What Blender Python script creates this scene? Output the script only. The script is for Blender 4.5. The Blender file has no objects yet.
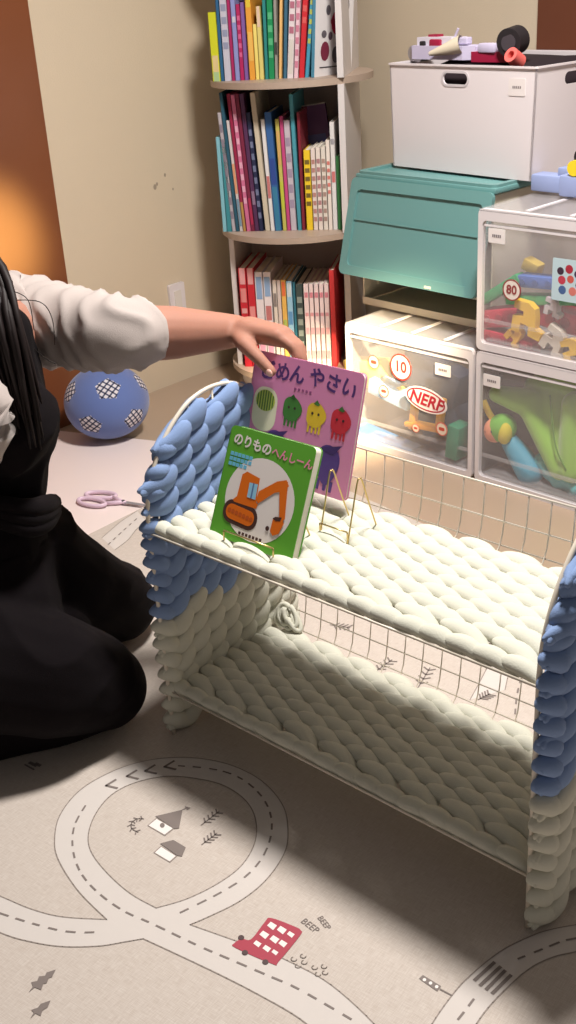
import bpy, bmesh, math, random
from mathutils import Vector, Matrix, noise, Quaternion
PI = math.pi
random.seed(7)
sc = bpy.context.scene
COL = sc.collection
R = math.radians

# ------------------------------------------------------------------ camera
CAM_H, PITCH, ROLL, FPX = 1.0995, 0.4479, -0.0625, 1126.5
_fw = Vector((0, math.cos(PITCH), -math.sin(PITCH)))
_rt = Vector((1, 0, 0)); _up = _rt.cross(_fw)
CR = math.cos(ROLL) * _rt + math.sin(ROLL) * _up
CU = -math.sin(ROLL) * _rt + math.cos(ROLL) * _up
CO = Vector((0, 0, CAM_H))
cd = bpy.data.cameras.new('camera'); cam = bpy.data.objects.new('camera', cd); COL.objects.link(cam)
cd.sensor_fit = 'VERTICAL'; cd.sensor_height = 36; cd.lens = FPX / 1024 * 36
cd.clip_start = 0.01
cam.matrix_world = Matrix(((CR.x, CU.x, -_fw.x, 0), (CR.y, CU.y, -_fw.y, 0), (CR.z, CU.z, -_fw.z, CAM_H), (0, 0, 0, 1)))
sc.camera = cam
def ray(x, y): return (_fw + CR * ((x - 288) / FPX) - CU * ((y - 512) / FPX)).normalized()
def onz(x, y, z=0.0):
    d = ray(x, y); return CO + d * ((z - CAM_H) / d.z)
def onp(x, y, p, n):
    d = ray(x, y); return CO + d * ((Vector(p) - CO).dot(n) / d.dot(n))

# ------------------------------------------------------------------ materials
def lin(c):
    return tuple((v / 12.92 if v <= .04045 else ((v + .055) / 1.055) ** 2.4) for v in c)
def rgb(r, g, b): return lin((r / 255, g / 255, b / 255))
MATS = {}
def mat(name, col, rough=.6, metal=0, bump=0, bscale=200, spec=.5, sheen=0, var=0, vscale=8, coat=0, sss=0):
    if name in MATS: return MATS[name]
    m = bpy.data.materials.new(name); m.use_nodes = True
    nt = m.node_tree; b = nt.nodes['Principled BSDF']
    c = rgb(*col)
    b.inputs['Base Color'].default_value = (*c, 1)
    b.inputs['Roughness'].default_value = rough; b.inputs['Metallic'].default_value = metal
    b.inputs['Specular IOR Level'].default_value = spec
    if sheen: b.inputs['Sheen Weight'].default_value = sheen
    if coat: b.inputs['Coat Weight'].default_value = coat
    if sss:
        b.inputs['Subsurface Weight'].default_value = sss; b.inputs['Subsurface Scale'].default_value = .01
        b.inputs['Subsurface Radius'].default_value = (1, .4, .2)
    tc = None
    if bump or var: tc = nt.nodes.new('ShaderNodeTexCoord')
    if bump:
        n = nt.nodes.new('ShaderNodeTexNoise'); n.inputs['Scale'].default_value = bscale; n.inputs['Detail'].default_value = 3
        nt.links.new(tc.outputs['Object'], n.inputs['Vector'])
        bp = nt.nodes.new('ShaderNodeBump'); bp.inputs['Strength'].default_value = bump; bp.inputs['Distance'].default_value = .002
        nt.links.new(n.outputs['Fac'], bp.inputs['Height']); nt.links.new(bp.outputs['Normal'], b.inputs['Normal'])
    if var:
        n = nt.nodes.new('ShaderNodeTexNoise'); n.inputs['Scale'].default_value = vscale; n.inputs['Detail'].default_value = 4
        nt.links.new(tc.outputs['Object'], n.inputs['Vector'])
        mx = nt.nodes.new('ShaderNodeMix'); mx.data_type = 'RGBA'
        mx.inputs['A'].default_value = (*[v * (1 - var) for v in c], 1); mx.inputs['B'].default_value = (*[min(1, v * (1 + var)) for v in c], 1)
        nt.links.new(n.outputs['Fac'], mx.inputs['Factor']); nt.links.new(mx.outputs['Result'], b.inputs['Base Color'])
    MATS[name] = m; return m
def cm(r, g, b, rough=.5, **k):
    return mat('paint_%d_%d_%d' % (r, g, b), (r, g, b), rough, **k)
def clear(name, col, alpha, rough=.25):
    """frosted clear plastic: part of the light goes straight through, part scatters"""
    m = bpy.data.materials.new(name); m.use_nodes = True; nt = m.node_tree
    b = nt.nodes['Principled BSDF']; b.inputs['Base Color'].default_value = (*rgb(*col), 1); b.inputs['Roughness'].default_value = rough
    t = nt.nodes.new('ShaderNodeBsdfTransparent'); mx = nt.nodes.new('ShaderNodeMixShader'); mx.inputs[0].default_value = alpha
    nt.links.new(t.outputs[0], mx.inputs[1]); nt.links.new(b.outputs[0], mx.inputs[2])
    nt.links.new(mx.outputs[0], nt.nodes['Material Output'].inputs['Surface'])
    MATS[name] = m; return m

WALL = mat('wallpaper', (208, 192, 168), .85, bump=.25, bscale=260, var=.03, vscale=3)
WOODF = mat('floor_vinyl', (172, 150, 130), .28, var=.05, vscale=2, spec=.5)
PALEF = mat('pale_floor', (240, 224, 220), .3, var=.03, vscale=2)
BROWN = mat('brown_wood', (124, 72, 44), .3, var=.12, vscale=4, spec=.6)
BROWN2 = mat('dark_brown_wood', (104, 58, 38), .5, var=.08)
WHITEP = mat('white_plastic', (226, 218, 220), .4)
WHITEW = mat('white_wire', (222, 212, 196), .35)
GOLD = mat('brass_wire', (205, 180, 120), .3, metal=.9)
YW = mat('white_yarn', (204, 203, 188), .95, bump=.25, bscale=500, sheen=.05)
YB = mat('blue_yarn', (126, 150, 192), .95, bump=.25, bscale=500, sheen=.05)
PAPER = mat('paper', (236, 230, 215), .8)
DARK = mat('dark_void', (35, 30, 32), .7)
SKIN = mat('skin', (164, 116, 98), .65, spec=.3, bump=.08, bscale=300, sss=.12)
BLACKC = mat('black_cloth', (15, 10, 13), .95, bump=.3, bscale=700, spec=.15)
SHIRT = mat('cream_knit', (176, 165, 160), .9, bump=.3, bscale=900, sheen=.1)
HAIR = mat('dark_hair', (24, 13, 13), .6, spec=.3)
TEAL = mat('teal_plastic', (104, 150, 148), .42)
CREAM = mat('cream_plastic', (228, 220, 200), .45)
CLEARC = clear('clear_case', (225, 220, 222), .22)
CLEARF = clear('clear_front', (226, 220, 222), .13, .15)
FROST = mat('frosted_rim', (226, 220, 222), .3)

# ------------------------------------------------------------------ mesh builder
class MB:
    def __init__(s): s.v = []; s.f = []; s.mi = []; s.mats = []; s.uv = None
    def m(s, mt):
        if mt not in s.mats: s.mats.append(mt)
        return s.mats.index(mt)
    def add(s, vs, fs, mt, M=None):
        o = len(s.v); k = s.m(mt)
        s.v += [tuple(M @ Vector(v)) if M else tuple(v) for v in vs]
        s.f += [tuple(i + o for i in f) for f in fs]; s.mi += [k] * len(fs); return s
    def box(s, c, d, mt, M=None, bev=0):
        bm = bmesh.new(); bmesh.ops.create_cube(bm, size=1)
        for v in bm.verts: v.co = Vector((v.co.x * d[0] + c[0], v.co.y * d[1] + c[1], v.co.z * d[2] + c[2]))
        if bev: bmesh.ops.bevel(bm, geom=bm.edges[:], offset=bev, segments=2, profile=.5, affect='EDGES')
        return s.bm(bm, mt, M)
    def bm(s, bm, mt, M=None):
        bm.verts.index_update(); vs = [v.co.copy() for v in bm.verts]; fs = [[v.index for v in f.verts] for f in bm.faces]; bm.free()
        return s.add(vs, fs, mt, M)
    def tube(s, pts, r, mt, n=8, closed=False, M=None, caps=True):
        pts = [Vector(p) for p in pts]; N = len(pts); rr = r if isinstance(r, (list, tuple)) else [r] * N
        vs = []; fs = []; up = None
        for i, p in enumerate(pts):
            a = pts[(i - 1) % N] if (closed or i) else p; b = pts[(i + 1) % N] if (closed or i < N - 1) else p
            t = (b - a).normalized()
            if up is None: up = t.orthogonal().normalized()
            up = (up - t * up.dot(t)).normalized(); w = t.cross(up)
            for j in range(n):
                an = 2 * PI * j / n; vs.append(p + (up * math.cos(an) + w * math.sin(an)) * rr[i])
        for i in range(N if closed else N - 1):
            for j in range(n):
                a = i * n + j; b = i * n + (j + 1) % n; c = ((i + 1) % N) * n + (j + 1) % n; d = ((i + 1) % N) * n + j
                fs.append((a, b, c, d))
        if not closed and caps: fs.append(tuple(range(n))[::-1]); fs.append(tuple(range((N - 1) * n, N * n)))
        return s.add(vs, fs, mt, M)
    def cyl(s, a, b, r, mt, n=24, M=None): return s.tube([a, b], r, mt, n, M=M)
    def sph(s, c, r, mt, M=None, seg=20, rin=12):
        bm = bmesh.new(); bmesh.ops.create_uvsphere(bm, u_segments=seg, v_segments=rin, radius=1)
        r = r if isinstance(r, (tuple, list)) else (r, r, r)
        for v in bm.verts: v.co = Vector((v.co.x * r[0] + c[0], v.co.y * r[1] + c[1], v.co.z * r[2] + c[2]))
        return s.bm(bm, mt, M)
    def poly(s, pts, mt, M=None): return s.add(pts, [tuple(range(len(pts)))], mt, M)
    def prism(s, pts2, z0, z1, mt, M=None):
        n = len(pts2); vs = [(x, y, z0) for x, y in pts2] + [(x, y, z1) for x, y in pts2]
        fs = [tuple(range(n))[::-1], tuple(range(n, 2 * n))] + [(i, (i + 1) % n, n + (i + 1) % n, n + i) for i in range(n)]
        return s.add(vs, fs, mt, M)
    def fill(s, loops, depth, mt, M=None):
        """flat plate from 2D loops (later loops are holes), extruded by depth"""
        cu = bpy.data.curves.new('tmp', 'CURVE'); cu.dimensions = '2D'; cu.fill_mode = 'BOTH'; cu.extrude = depth / 2
        for lp in loops:
            sp = cu.splines.new('POLY'); sp.points.add(len(lp) - 1); sp.use_cyclic_u = True
            for p, q in zip(sp.points, lp): p.co = (q[0], q[1], 0, 1)
        return s._curve(cu, mt, M)
    def text(s, body, size, mt, M=None, depth=0, align='CENTER', shear=0, bold=0):
        cu = bpy.data.curves.new('tmp', 'FONT'); cu.body = body; cu.size = size; cu.align_x = align; cu.align_y = 'CENTER'; cu.extrude = depth
        cu.shear = shear; cu.offset = bold; cu.resolution_u = 3
        return s._curve(cu, mt, M)
    def _curve(s, cu, mt, M):
        o = bpy.data.objects.new('tmp', cu); COL.objects.link(o)
        dg = bpy.context.evaluated_depsgraph_get(); dg.update()
        me = bpy.data.meshes.new_from_object(o.evaluated_get(dg))
        vs = [v.co.copy() for v in me.vertices]; fs = [tuple(p.vertices) for p in me.polygons]
        bpy.data.objects.remove(o); bpy.data.curves.remove(cu); bpy.data.meshes.remove(me)
        return s.add(vs, fs, mt, M)
    def mesh(s, name, smooth=False):
        me = bpy.data.meshes.new(name); me.from_pydata(s.v, [], s.f)
        for m_ in s.mats: me.materials.append(m_)
        me.polygons.foreach_set('material_index', s.mi)
        me.update()
        if smooth:
            me.polygons.foreach_set('use_smooth', [True] * len(me.polygons))
            if smooth != 'all': me.set_sharp_from_angle(angle=R(40))
        return me
    def build(s, name, parent=None, smooth=True, fix=True):
        me = s.mesh(name, smooth)
        if fix:
            bm = bmesh.new(); bm.from_mesh(me); bmesh.ops.recalc_face_normals(bm, faces=bm.faces[:]); bm.to_mesh(me); bm.free()
        o = bpy.data.objects.new(name, me); COL.objects.link(o)
        if parent: o.parent = parent
        return o
def tag(o, label=None, cat=None, group=None, kind=None):
    if label: o['label'] = label
    if cat: o['category'] = cat
    if group: o['group'] = group
    if kind: o['kind'] = kind
    return o
def thing(name, label, cat, M=None, group=None):
    o = bpy.data.objects.new(name, None); COL.objects.link(o); o.empty_display_size = .05
    if M is not None: o.matrix_world = M
    return tag(o, label, cat, group)
def frame(o, x, y, z=Vector((0, 0, 1))):
    x = Vector(x).normalized(); y = Vector(y).normalized(); z = Vector(z).normalized(); o = Vector(o)
    return Matrix(((x.x, y.x, z.x, o.x), (x.y, y.y, z.y, o.y), (x.z, y.z, z.z, o.z), (0, 0, 0, 1)))
def T(x, y, z): return Matrix.Translation((x, y, z))
def rrect(w, h, r, n=5, cx=0, cy=0):
    out = []
    for k, (sx, sy) in enumerate(((1, 1), (-1, 1), (-1, -1), (1, -1))):
        for i in range(n + 1):
            a = PI / 2 * (k + i / n); out.append((cx + sx * (w / 2 - r) + r * math.cos(a), cy + sy * (h / 2 - r) + r * math.sin(a)))
    return out
def circ(r, n=28, cx=0, cy=0, ry=None):
    return [(cx + r * math.cos(2 * PI * i / n), cy + (ry or r) * math.sin(2 * PI * i / n)) for i in range(n)]

# ------------------------------------------------------------------ room
W0 = Vector((-.576, 2.951, 0)); wd = Vector((.6843, .7292, 0)); wn = Vector((.7292, -.6843, 0))       # left wall
A = Vector((.1989, 2.654, 0)); bd = Vector((.6844, -.7291, 0)); bn = Vector((.7291, .6844, 0))        # storage boxes' front line
def struct(o): o['kind'] = 'structure'; return o
def wall(name, p, q, h, thick, nrm, mt):
    p, q = Vector(p), Vector(q); b = MB(); back = -nrm * thick; up = Vector((0, 0, h))
    vs = [p, q, q + up, p + up, p + back, q + back, q + back + up, p + back + up]
    b.add(vs, [(0, 1, 2, 3), (5, 4, 7, 6), (4, 0, 3, 7), (1, 5, 6, 2), (3, 2, 6, 7), (4, 5, 1, 0)], mt)
    return struct(b.build(name, smooth=False))
corner = W0 + wd * .985
wall('wall_left', W0 + wd * .04, corner + wd * .1, 2.1, .1, wn, WALL)
rightn = -bn
wall('wall_right', corner, corner + bd * 2.6, 2.1, .1, rightn, WALL)
wall('door_1', W0 + wd * .04 - wd * 1.3 + wn * .004, W0 + wd * .04 + wn * .004, 2.1, .11, wn, BROWN)
pr = onp(537, 30, A + bn * .60, bn)
wall('door_2', Vector((pr.x, pr.y, 0)), Vector((pr.x, pr.y, 0)) + bd * .8, 2.0, .02, rightn, BROWN2)
b = MB(); b.box((.2, 1.9, -.05), (4.4, 5.4, .1), WOODF); struct(b.build('floor', smooth=False))
# pale patch laid on the tan floor; far edge just behind the ball
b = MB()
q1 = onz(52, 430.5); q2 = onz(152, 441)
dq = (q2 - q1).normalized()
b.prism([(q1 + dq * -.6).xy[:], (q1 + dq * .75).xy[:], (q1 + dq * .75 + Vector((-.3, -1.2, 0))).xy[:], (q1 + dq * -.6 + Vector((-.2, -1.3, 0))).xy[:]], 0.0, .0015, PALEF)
struct(b.build('floor_patch', smooth=False))
# wall outlet plate
po = onp(176, 300, W0, wn)
M = frame(po, wd, Vector((0, 0, 1)), wn)
o = thing('wall_outlet', 'small white wall outlet plate low on the cream wall behind the outstretched arm', 'outlet', M)
b = MB(); b.fill([rrect(.06, .10, .005)], .008, WHITEP, T(0, 0, .005)); b.build('cover_plate', o)
b = MB(); b.fill([rrect(.026, .06, .003)], .003, cm(222, 215, 208), T(0, 0, .0105)); b.build('switch_insert', o)
# scuffs on the wall stay in its own shape of dirt
b = MB()
for px, py, s_ in ((155, 187, .006), (165, 175, .004), (173, 189, .003), (157, 184, .004)):
    p = onp(px, py, W0 + wn * .0006, wn); Mx = frame(p, wd, Vector((0, 0, 1)), wn); b.poly([(x, y, 0) for x, y in circ(s_, 9, ry=s_ * 1.3)], cm(160, 146, 130), Mx)
struct(b.build('wall_left_scuff', smooth=False))

# ------------------------------------------------------------------ play mat with the printed roads
MATC = bpy.data.materials.new('mat_linen'); MATC.use_nodes = True
nt = MATC.node_tree; bs = nt.nodes['Principled BSDF']; tc = nt.nodes.new('ShaderNodeTexCoord')
mp = nt.nodes.new('ShaderNodeMapping'); mp.inputs['Rotation'].default_value = (0, 0, R(38)); nt.links.new(tc.outputs['Object'], mp.inputs[0])
cols = []
for sx, sy in ((60, 900), (900, 60)):
    m2 = nt.nodes.new('ShaderNodeMapping'); m2.inputs['Scale'].default_value = (sx, sy, 1); nt.links.new(mp.outputs[0], m2.inputs[0])
    n = nt.nodes.new('ShaderNodeTexNoise'); n.inputs['Scale'].default_value = 1; n.inputs['Detail'].default_value = 2; nt.links.new(m2.outputs[0], n.inputs[0]); cols.append(n)
ad = nt.nodes.new('ShaderNodeMath'); ad.operation = 'ADD'; nt.links.new(cols[0].outputs[0], ad.inputs[0]); nt.links.new(cols[1].outputs[0], ad.inputs[1])
rp = nt.nodes.new('ShaderNodeMapRange'); rp.inputs[1].default_value = .7; rp.inputs[2].default_value = 1.3; nt.links.new(ad.outputs[0], rp.inputs[0])
mx = nt.nodes.new('ShaderNodeMix'); mx.data_type = 'RGBA'; mx.inputs['A'].default_value = (*rgb(188, 175, 164), 1); mx.inputs['B'].default_value = (*rgb(208, 198, 189), 1)
nt.links.new(rp.outputs[0], mx.inputs['Factor']); nt.links.new(mx.outputs['Result'], bs.inputs['Base Color']); bs.inputs['Roughness'].default_value = .7
ROADC = mat('print_road', (210, 202, 196), .7, var=.02, vscale=60)
LINEC = mat('print_line', (150, 138, 130), .7)
GREYP = mat('print_grey', (126, 115, 110), .7)
BUSC = mat('print_bus', (170, 58, 76), .65)
WHP = mat('print_white', (238, 230, 226), .7)
TH = .004
mc = Vector((-.005, 2.80, 0)); e1 = Vector((.66, .75, 0)).normalized(); e2 = Vector((.60, -.80, 0)).normalized()
# fit edges through the seen border points
ml = Vector((-.394, 2.284, 0)); mr = Vector((.45, 1.966, 0))
import itertools
det = e1.x * -e2.y + e2.x * e1.y
t_ = ((mr - ml).x * -e2.y + e2.x * (mr - ml).y) / det
mc = ml + e1 * t_
b = MB()
quad = [mc, mc + e2 * 2.9, mc + e2 * 2.9 - e1 * 2.6, mc - e1 * 2.6]
b.prism([p.xy[:] for p in quad], 0.0, TH, MATC)
Z = TH
def F(px, py, k=0):
    p = onz(px, py, TH); return Vector((p.x, p.y, TH + .0002 * (1 + k)))
def smooth_line(pts, n=6, closed=False):
    P = [Vector(p) for p in pts]; out = []; N = len(P)
    for i in range(N if closed else N - 1):
        p0 = P[(i - 1) % N] if (closed or i) else P[0]; p1 = P[i]; p2 = P[(i + 1) % N]; p3 = P[(i + 2) % N] if (closed or i < N - 2) else P[-1]
        for j in range(n):
            t = j / n; out.append(.5 * ((2 * p1) + (p2 - p0) * t + (2 * p0 - 5 * p1 + 4 * p2 - p3) * t * t + (3 * p1 - p0 - 3 * p2 + p3) * t ** 3))
    if not closed: out.append(P[-1])
    return out
def ribbon(P, w, mt, k=1):
    for i in range(len(P) - 1):
        d = (P[i + 1] - P[i]); 
        if d.length < 1e-6: continue
        d.normalize(); s = Vector((-d.y, d.x, 0)) * w / 2; e = d * w * .3
        z = Vector((0, 0, .0002 * k))
        b.add([P[i] - s - e + z, P[i + 1] - s + e + z, P[i + 1] + s + e + z, P[i] + s - e + z], [(0, 1, 2, 3)], mt)
def dashes(P, mt, w=.0045, on=.016, off=.014, k=1):
    acc = 0; seg = []; 
    Q = []
    for i in range(len(P) - 1):
        L = (P[i + 1] - P[i]).length; n = max(1, int(L / .002))
        for j in range(n): Q.append(P[i].lerp(P[i + 1], j / n))
    per = on + off; dist = 0; cur = []
    for i in range(1, len(Q)):
        dist += (Q[i] - Q[i - 1]).length
        if dist % per < on: cur.append(Q[i])
        else:
            if len(cur) > 2: ribbon([cur[0], cur[-1]], w, mt, k)
            cur = []
S4 = lambda pts: [(p[0] * .5208, 740 + p[1] * .5208) for p in pts]
outerA = S4([(205, 345), (150, 290), (112, 230), (105, 190), (115, 145), (150, 100), (200, 68), (260, 45), (330, 34), (400, 38), (460, 55), (510, 85), (545, 130), (553, 180), (545, 220), (510, 270), (460, 310), (400, 340), (365, 355)])
innerA = S4([(300, 323), (250, 295), (205, 255), (175, 215), (170, 180), (185, 140), (215, 105), (260, 82), (320, 70), (380, 75), (430, 88), (470, 115), (490, 150), (490, 195), (465, 240), (420, 275), (360, 305), (300, 323)])
leftUp = [(-60, 872)] + S4([(0, 300), (60, 325), (120, 340), (205, 345)])
leftLo = [(-60, 905)] + S4([(0, 370), (60, 388), (120, 397), (190, 396), (240, 388), (275, 382)])
mainUp = S4([(365, 355), (450, 385)]) + [(262, 950), (294, 964), (331, 985), (374, 1024), (400, 1060)]
mainLo = S4([(275, 382), (340, 412), (420, 450)]) + [(257, 994), (300, 1019), (335, 1050), (350, 1070)]
def fl(l, k=0, n=5): return smooth_line([F(*p) for p in l], n)
def strip(a, c, mt, k=0, n=40):
    def samp(P):
        L = [0]
        for i in range(1, len(P)): L.append(L[-1] + (P[i] - P[i - 1]).length)
        out = []
        for j in range(n + 1):
            t = L[-1] * j / n; i = max(1, next((q for q in range(len(L)) if L[q] >= t), len(L) - 1))
            out.append(P[i - 1].lerp(P[i], (t - L[i - 1]) / max(1e-9, L[i] - L[i - 1])))
        return out
    p, q = samp(a), samp(c); z = Vector((0, 0, .00015 * k))
    for i in range(n): b.add([p[i] + z, p[i + 1] + z, q[i + 1] + z, q[i] + z], [(0, 1, 2, 3)], mt)
oa, ia = fl(outerA), fl(innerA)
strip(oa, ia, ROADC)
lu, ll, mu, mlo = fl(leftUp), fl(leftLo), fl(mainUp), fl(mainLo)
strip(lu, ll, ROADC); strip(mu, mlo, ROADC)
jn = [F(*p) for p in S4([(205, 345), (300, 323), (365, 355), (275, 382)])]
jn2 = [F(*p) for p in S4([(205, 345), (275, 382), (240, 388), (170, 360)])]
b.poly(jn, ROADC); 
for l in (oa, ia, lu, ll, mu, mlo): ribbon(l, .0016, LINEC, 2)
dashes(fl([(-60, 893)] + S4([(0, 333), (60, 352), (120, 367), (170, 370), (215, 366)])), GREYP, k=2.5, w=.0028, on=.014, off=.011)
dashes(fl(S4([(165, 125), (143, 165), (140, 210), (155, 255), (190, 295), (240, 330), (290, 352), (380, 395), (450, 425), (520, 455), (576, 480), (680, 540)])), GREYP, k=2.5, w=.0028, on=.014, off=.011)
dashes(fl(S4([(340, 50), (400, 55), (450, 68), (490, 95), (515, 130), (522, 170), (510, 215), (480, 255), (430, 290), (340, 335)])), GREYP, k=2.5, w=.0028, on=.014, off=.011)
for x, y in ((210, 88), (250, 70), (285, 60), (322, 52)):
    pts = S4([(x + 12, y - 11), (x - 6, y), (x + 15, y + 5)]); ribbon([F(*p) for p in pts], .004, GREYP, 3)
S5 = lambda pts: [(400 + p[0] * .3056, 930 + p[1] * .3056) for p in pts]
rU = fl([(640, 915), (576, 925), (550, 930)] + S5([(430, 20), (330, 70), (230, 150), (170, 215), (105, 308), (60, 400)]))
rL = fl([(640, 938), (576, 952)] + S5([(500, 90), (420, 130), (320, 220), (250, 308), (210, 400)]))
strip(rU, rL, ROADC); ribbon(rU, .0016, LINEC, 2); ribbon(rL, .0016, LINEC, 2)
dashes(fl(S5([(380, 98), (430, 78), (480, 58), (530, 38), (576, 28), (700, 5)])), GREYP, k=2.5, w=.0028, on=.014, off=.01)
dashes(fl(S5([(245, 222), (215, 262), (180, 308), (150, 370)])), GREYP, k=2.5, w=.0028, on=.014, off=.01)
for a_, c_ in (((245, 165), (308, 108)), ((263, 182), (328, 122)), ((283, 195), (343, 135)), ((303, 208), (362, 150))):
    ribbon([F(*p) for p in S5([a_, c_])], .0045, GREYP, 3)
b.poly([F(*p, 2) for p in S5([(62, 160), (75, 148), (135, 185), (122, 202)])], GREYP)
for x, y in ((80, 164), (100, 175), (120, 187)): b.poly([F(*p, 3) for p in S5(circ(6, 10, x, y, 5.5))], WHP)
ribbon([F(*p) for p in S5([(132, 195), (170, 215)])], .002, GREYP, 3)
SB = lambda pts: [(220 + p[0] * .2083, 900 + p[1] * .2083) for p in pts]
body = smooth_line([Vector((*p, 0)) for p in [(245, 88), (360, 130), (388, 148), (385, 172), (280, 300), (255, 310), (75, 232), (68, 210), (105, 188), (150, 190), (215, 108)]], 4, True)
b.poly([F(*p, 3) for p in SB([(q.x, q.y) for q in body])], BUSC)
for x, y, s_ in ((250, 127, 24), (297, 147, 24), (340, 168, 19), (213, 170, 24), (262, 192, 24), (302, 212, 22), (180, 213, 20), (225, 236, 21), (264, 254, 17)):
    b.poly([F(*p, 4) for p in SB([(x - s_, y - 2), (x - 6, y - s_ * .85), (x + s_, y - s_ * .2 + 3), (x + 5, y + s_ * .85)])], WHP)
for x, y in ((120, 255), (218, 300), (102, 183)): b.poly([F(*p, 5) for p in SB(circ(15, 12, x, y, 12))], cm(74, 52, 52))
for x, y in ((355, 285), (400, 270), (405, 300), (375, 318), (455, 325), (500, 320), (505, 350), (470, 358)):
    P_ = [F(*p) for p in SB(circ(14, 10, x, y, 10)[:8])]; ribbon(P_, .0012, LINEC, 3)
def mat_text(s, px, py, dx, dy, size, mt):
    o_ = F(px, py, 3); d = (F(px + dx, py + dy, 3) - o_); d.z = 0; d.normalize(); y = Vector((-d.y, d.x, 0))
    b.text(s, size, mt, frame(o_, d, y))
mat_text('BEEP', 310, 926, 12, 9, .0135, GREYP); mat_text('BEEP', 324, 923, 8, 10, .0115, GREYP)
SH = lambda pts: [(120 + p[0] * .191, 780 + p[1] * .191) for p in pts]
for pl, mt_, k in (([(143, 240), (190, 200), (285, 255), (235, 295)], LINEC, 2), ([(150, 240), (192, 206), (276, 255), (234, 288)], WHP, 3), ([(185, 192), (328, 158), (310, 255), (285, 258)], GREYP, 4),
                   ([(175, 382), (215, 345), (300, 400), (262, 435)], LINEC, 2), ([(183, 382), (216, 352), (292, 400), (260, 428)], WHP, 3), ([(210, 335), (280, 316), (345, 355), (325, 402), (300, 398)], GREYP, 4)):
    b.poly([F(*p, k) for p in SH(pl)], mt_)
b.poly([F(*p, 5) for p in SH(circ(13, 10, 222, 240))], GREYP)
ribbon([F(*p) for p in SH([(322, 160), (350, 148)])], .0015, GREYP, 3); b.poly([F(*p, 4) for p in SH([(340, 140), (370, 148), (352, 160)])], GREYP)
def sprig(pts, w, leaf):
    P = [F(*p) for p in pts]; ribbon(P, w, GREYP, 3)
    for i in range(1, 5):
        q = P[0].lerp(P[-1], i / 4.6); d = (P[-1] - P[0]).normalized(); s = Vector((-d.y, d.x, 0))
        for sg in (1, -1): ribbon([q, q + d * leaf * .7 + s * sg * leaf], w * 1.4, GREYP, 3)
sprig(SH([(425, 238), (520, 165)]), .0016, .007); sprig(SH([(428, 340), (508, 280)]), .0016, .007)
wr = smooth_line([Vector((*p, 0)) for p in [(125, 205), (90, 205), (62, 225), (62, 255), (95, 275)]], 3)
wp = [F(*p) for p in SH([(q.x, q.y) for q in wr])]; ribbon(wp, .0016, GREYP, 3)
for i in range(1, len(wp) - 1, 2):
    d = (wp[i + 1] - wp[i]).normalized(); s = Vector((-d.y, d.x, 0))
    for sg in (1, -1): ribbon([wp[i], wp[i] + (d * .6 + s * sg) * .005], .0018, GREYP, 3)
ST = lambda pts: [(p[0] * .1736, 940 + p[1] * .1736) for p in pts]
b.poly([F(*p, 3) for p in ST([(322, 172), (300, 215), (282, 222), (270, 250), (250, 255), (238, 290), (200, 275), (165, 305), (190, 270), (180, 245), (215, 238), (225, 212), (260, 208), (268, 190)])], GREYP)
b.poly([F(*p, 3) for p in ST([(292, 350), (275, 390), (258, 400), (245, 410), (235, 440), (205, 425), (175, 455), (195, 420), (180, 405), (218, 392), (235, 370)])], GREYP)
for pl in ([(25, 765), (34, 770)], [(30, 763), (36, 766)], [(36, 764), (40, 766)]): ribbon([F(*p) for p in pl], .006 if pl[0][0] != 25 else .003, GREYP, 3)
# roads printed towards the far corner, seen past the person and through the wire
l1 = fl([(102, 538), (118, 524), (128, 517), (137, 511)]); l2 = fl([(115, 550), (128, 540), (136, 530), (146, 521)])
strip(l1, l2, ROADC); ribbon(l1, .0016, LINEC, 2); ribbon(l2, .0016, LINEC, 2)
dashes(fl([(108, 545), (122, 532), (140, 516)]), GREYP, k=2.5, w=.003, on=.012, off=.012)
l1 = fl([(505, 690), (510, 670), (520, 650), (540, 640)]); l2 = fl([(470, 700), (486, 670), (500, 640), (530, 615)])
strip(l1, l2, ROADC); ribbon(l1, .0016, LINEC, 2); ribbon(l2, .0016, LINEC, 2); dashes(fl([(515, 715), (518, 690), (528, 660)]), GREYP, k=2.5, w=.003)
for pts in (((375, 672), (392, 660)), ((418, 688), (430, 668)), ((478, 700), (490, 694)), ((330, 625), (350, 628))): sprig(pts, .002, .01)
mo = b.build('play_mat', smooth=False, fix=False)
tag(mo, 'large beige play mat printed with grey roads, little houses and a red bus', 'play mat')

# ------------------------------------------------------------------ knitted rack
RU = Vector((.72573, -.68798, 0)); RV = Vector((.68798, .72573, 0)); RO = Vector((-.2054, 1.4857, 0))
RW, RD, ZT, ZL, SD = .65, .30, .361, .083, .262
M = frame(RO + Vector((0, 0, TH)), RU, RV)
rack = thing('knitted_rack', 'two-tier white wire rack woven over with thick cream and blue yarn', 'rack', M)
AP = [(0, .375), (.005, .415), (.019, .452), (.040, .484), (.068, .513), (.105, .536), (.15, .544)]
AP = AP + [(.30 - v, z) for v, z in AP[-2::-1]]
def arch_h(v):
    for (a, za), (c, zc) in zip(AP, AP[1:]):
        if a <= v <= c: return za + (zc - za) * (v - a) / max(1e-9, c - a)
    return .375
def arch(z0=0.0):
    return [(0, z0), (0, .2)] + [(q.x, q.y) for q in smooth_line([Vector((v, z, 0)) for v, z in AP], 4)] + [(RD, .2), (RD, z0)]
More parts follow.
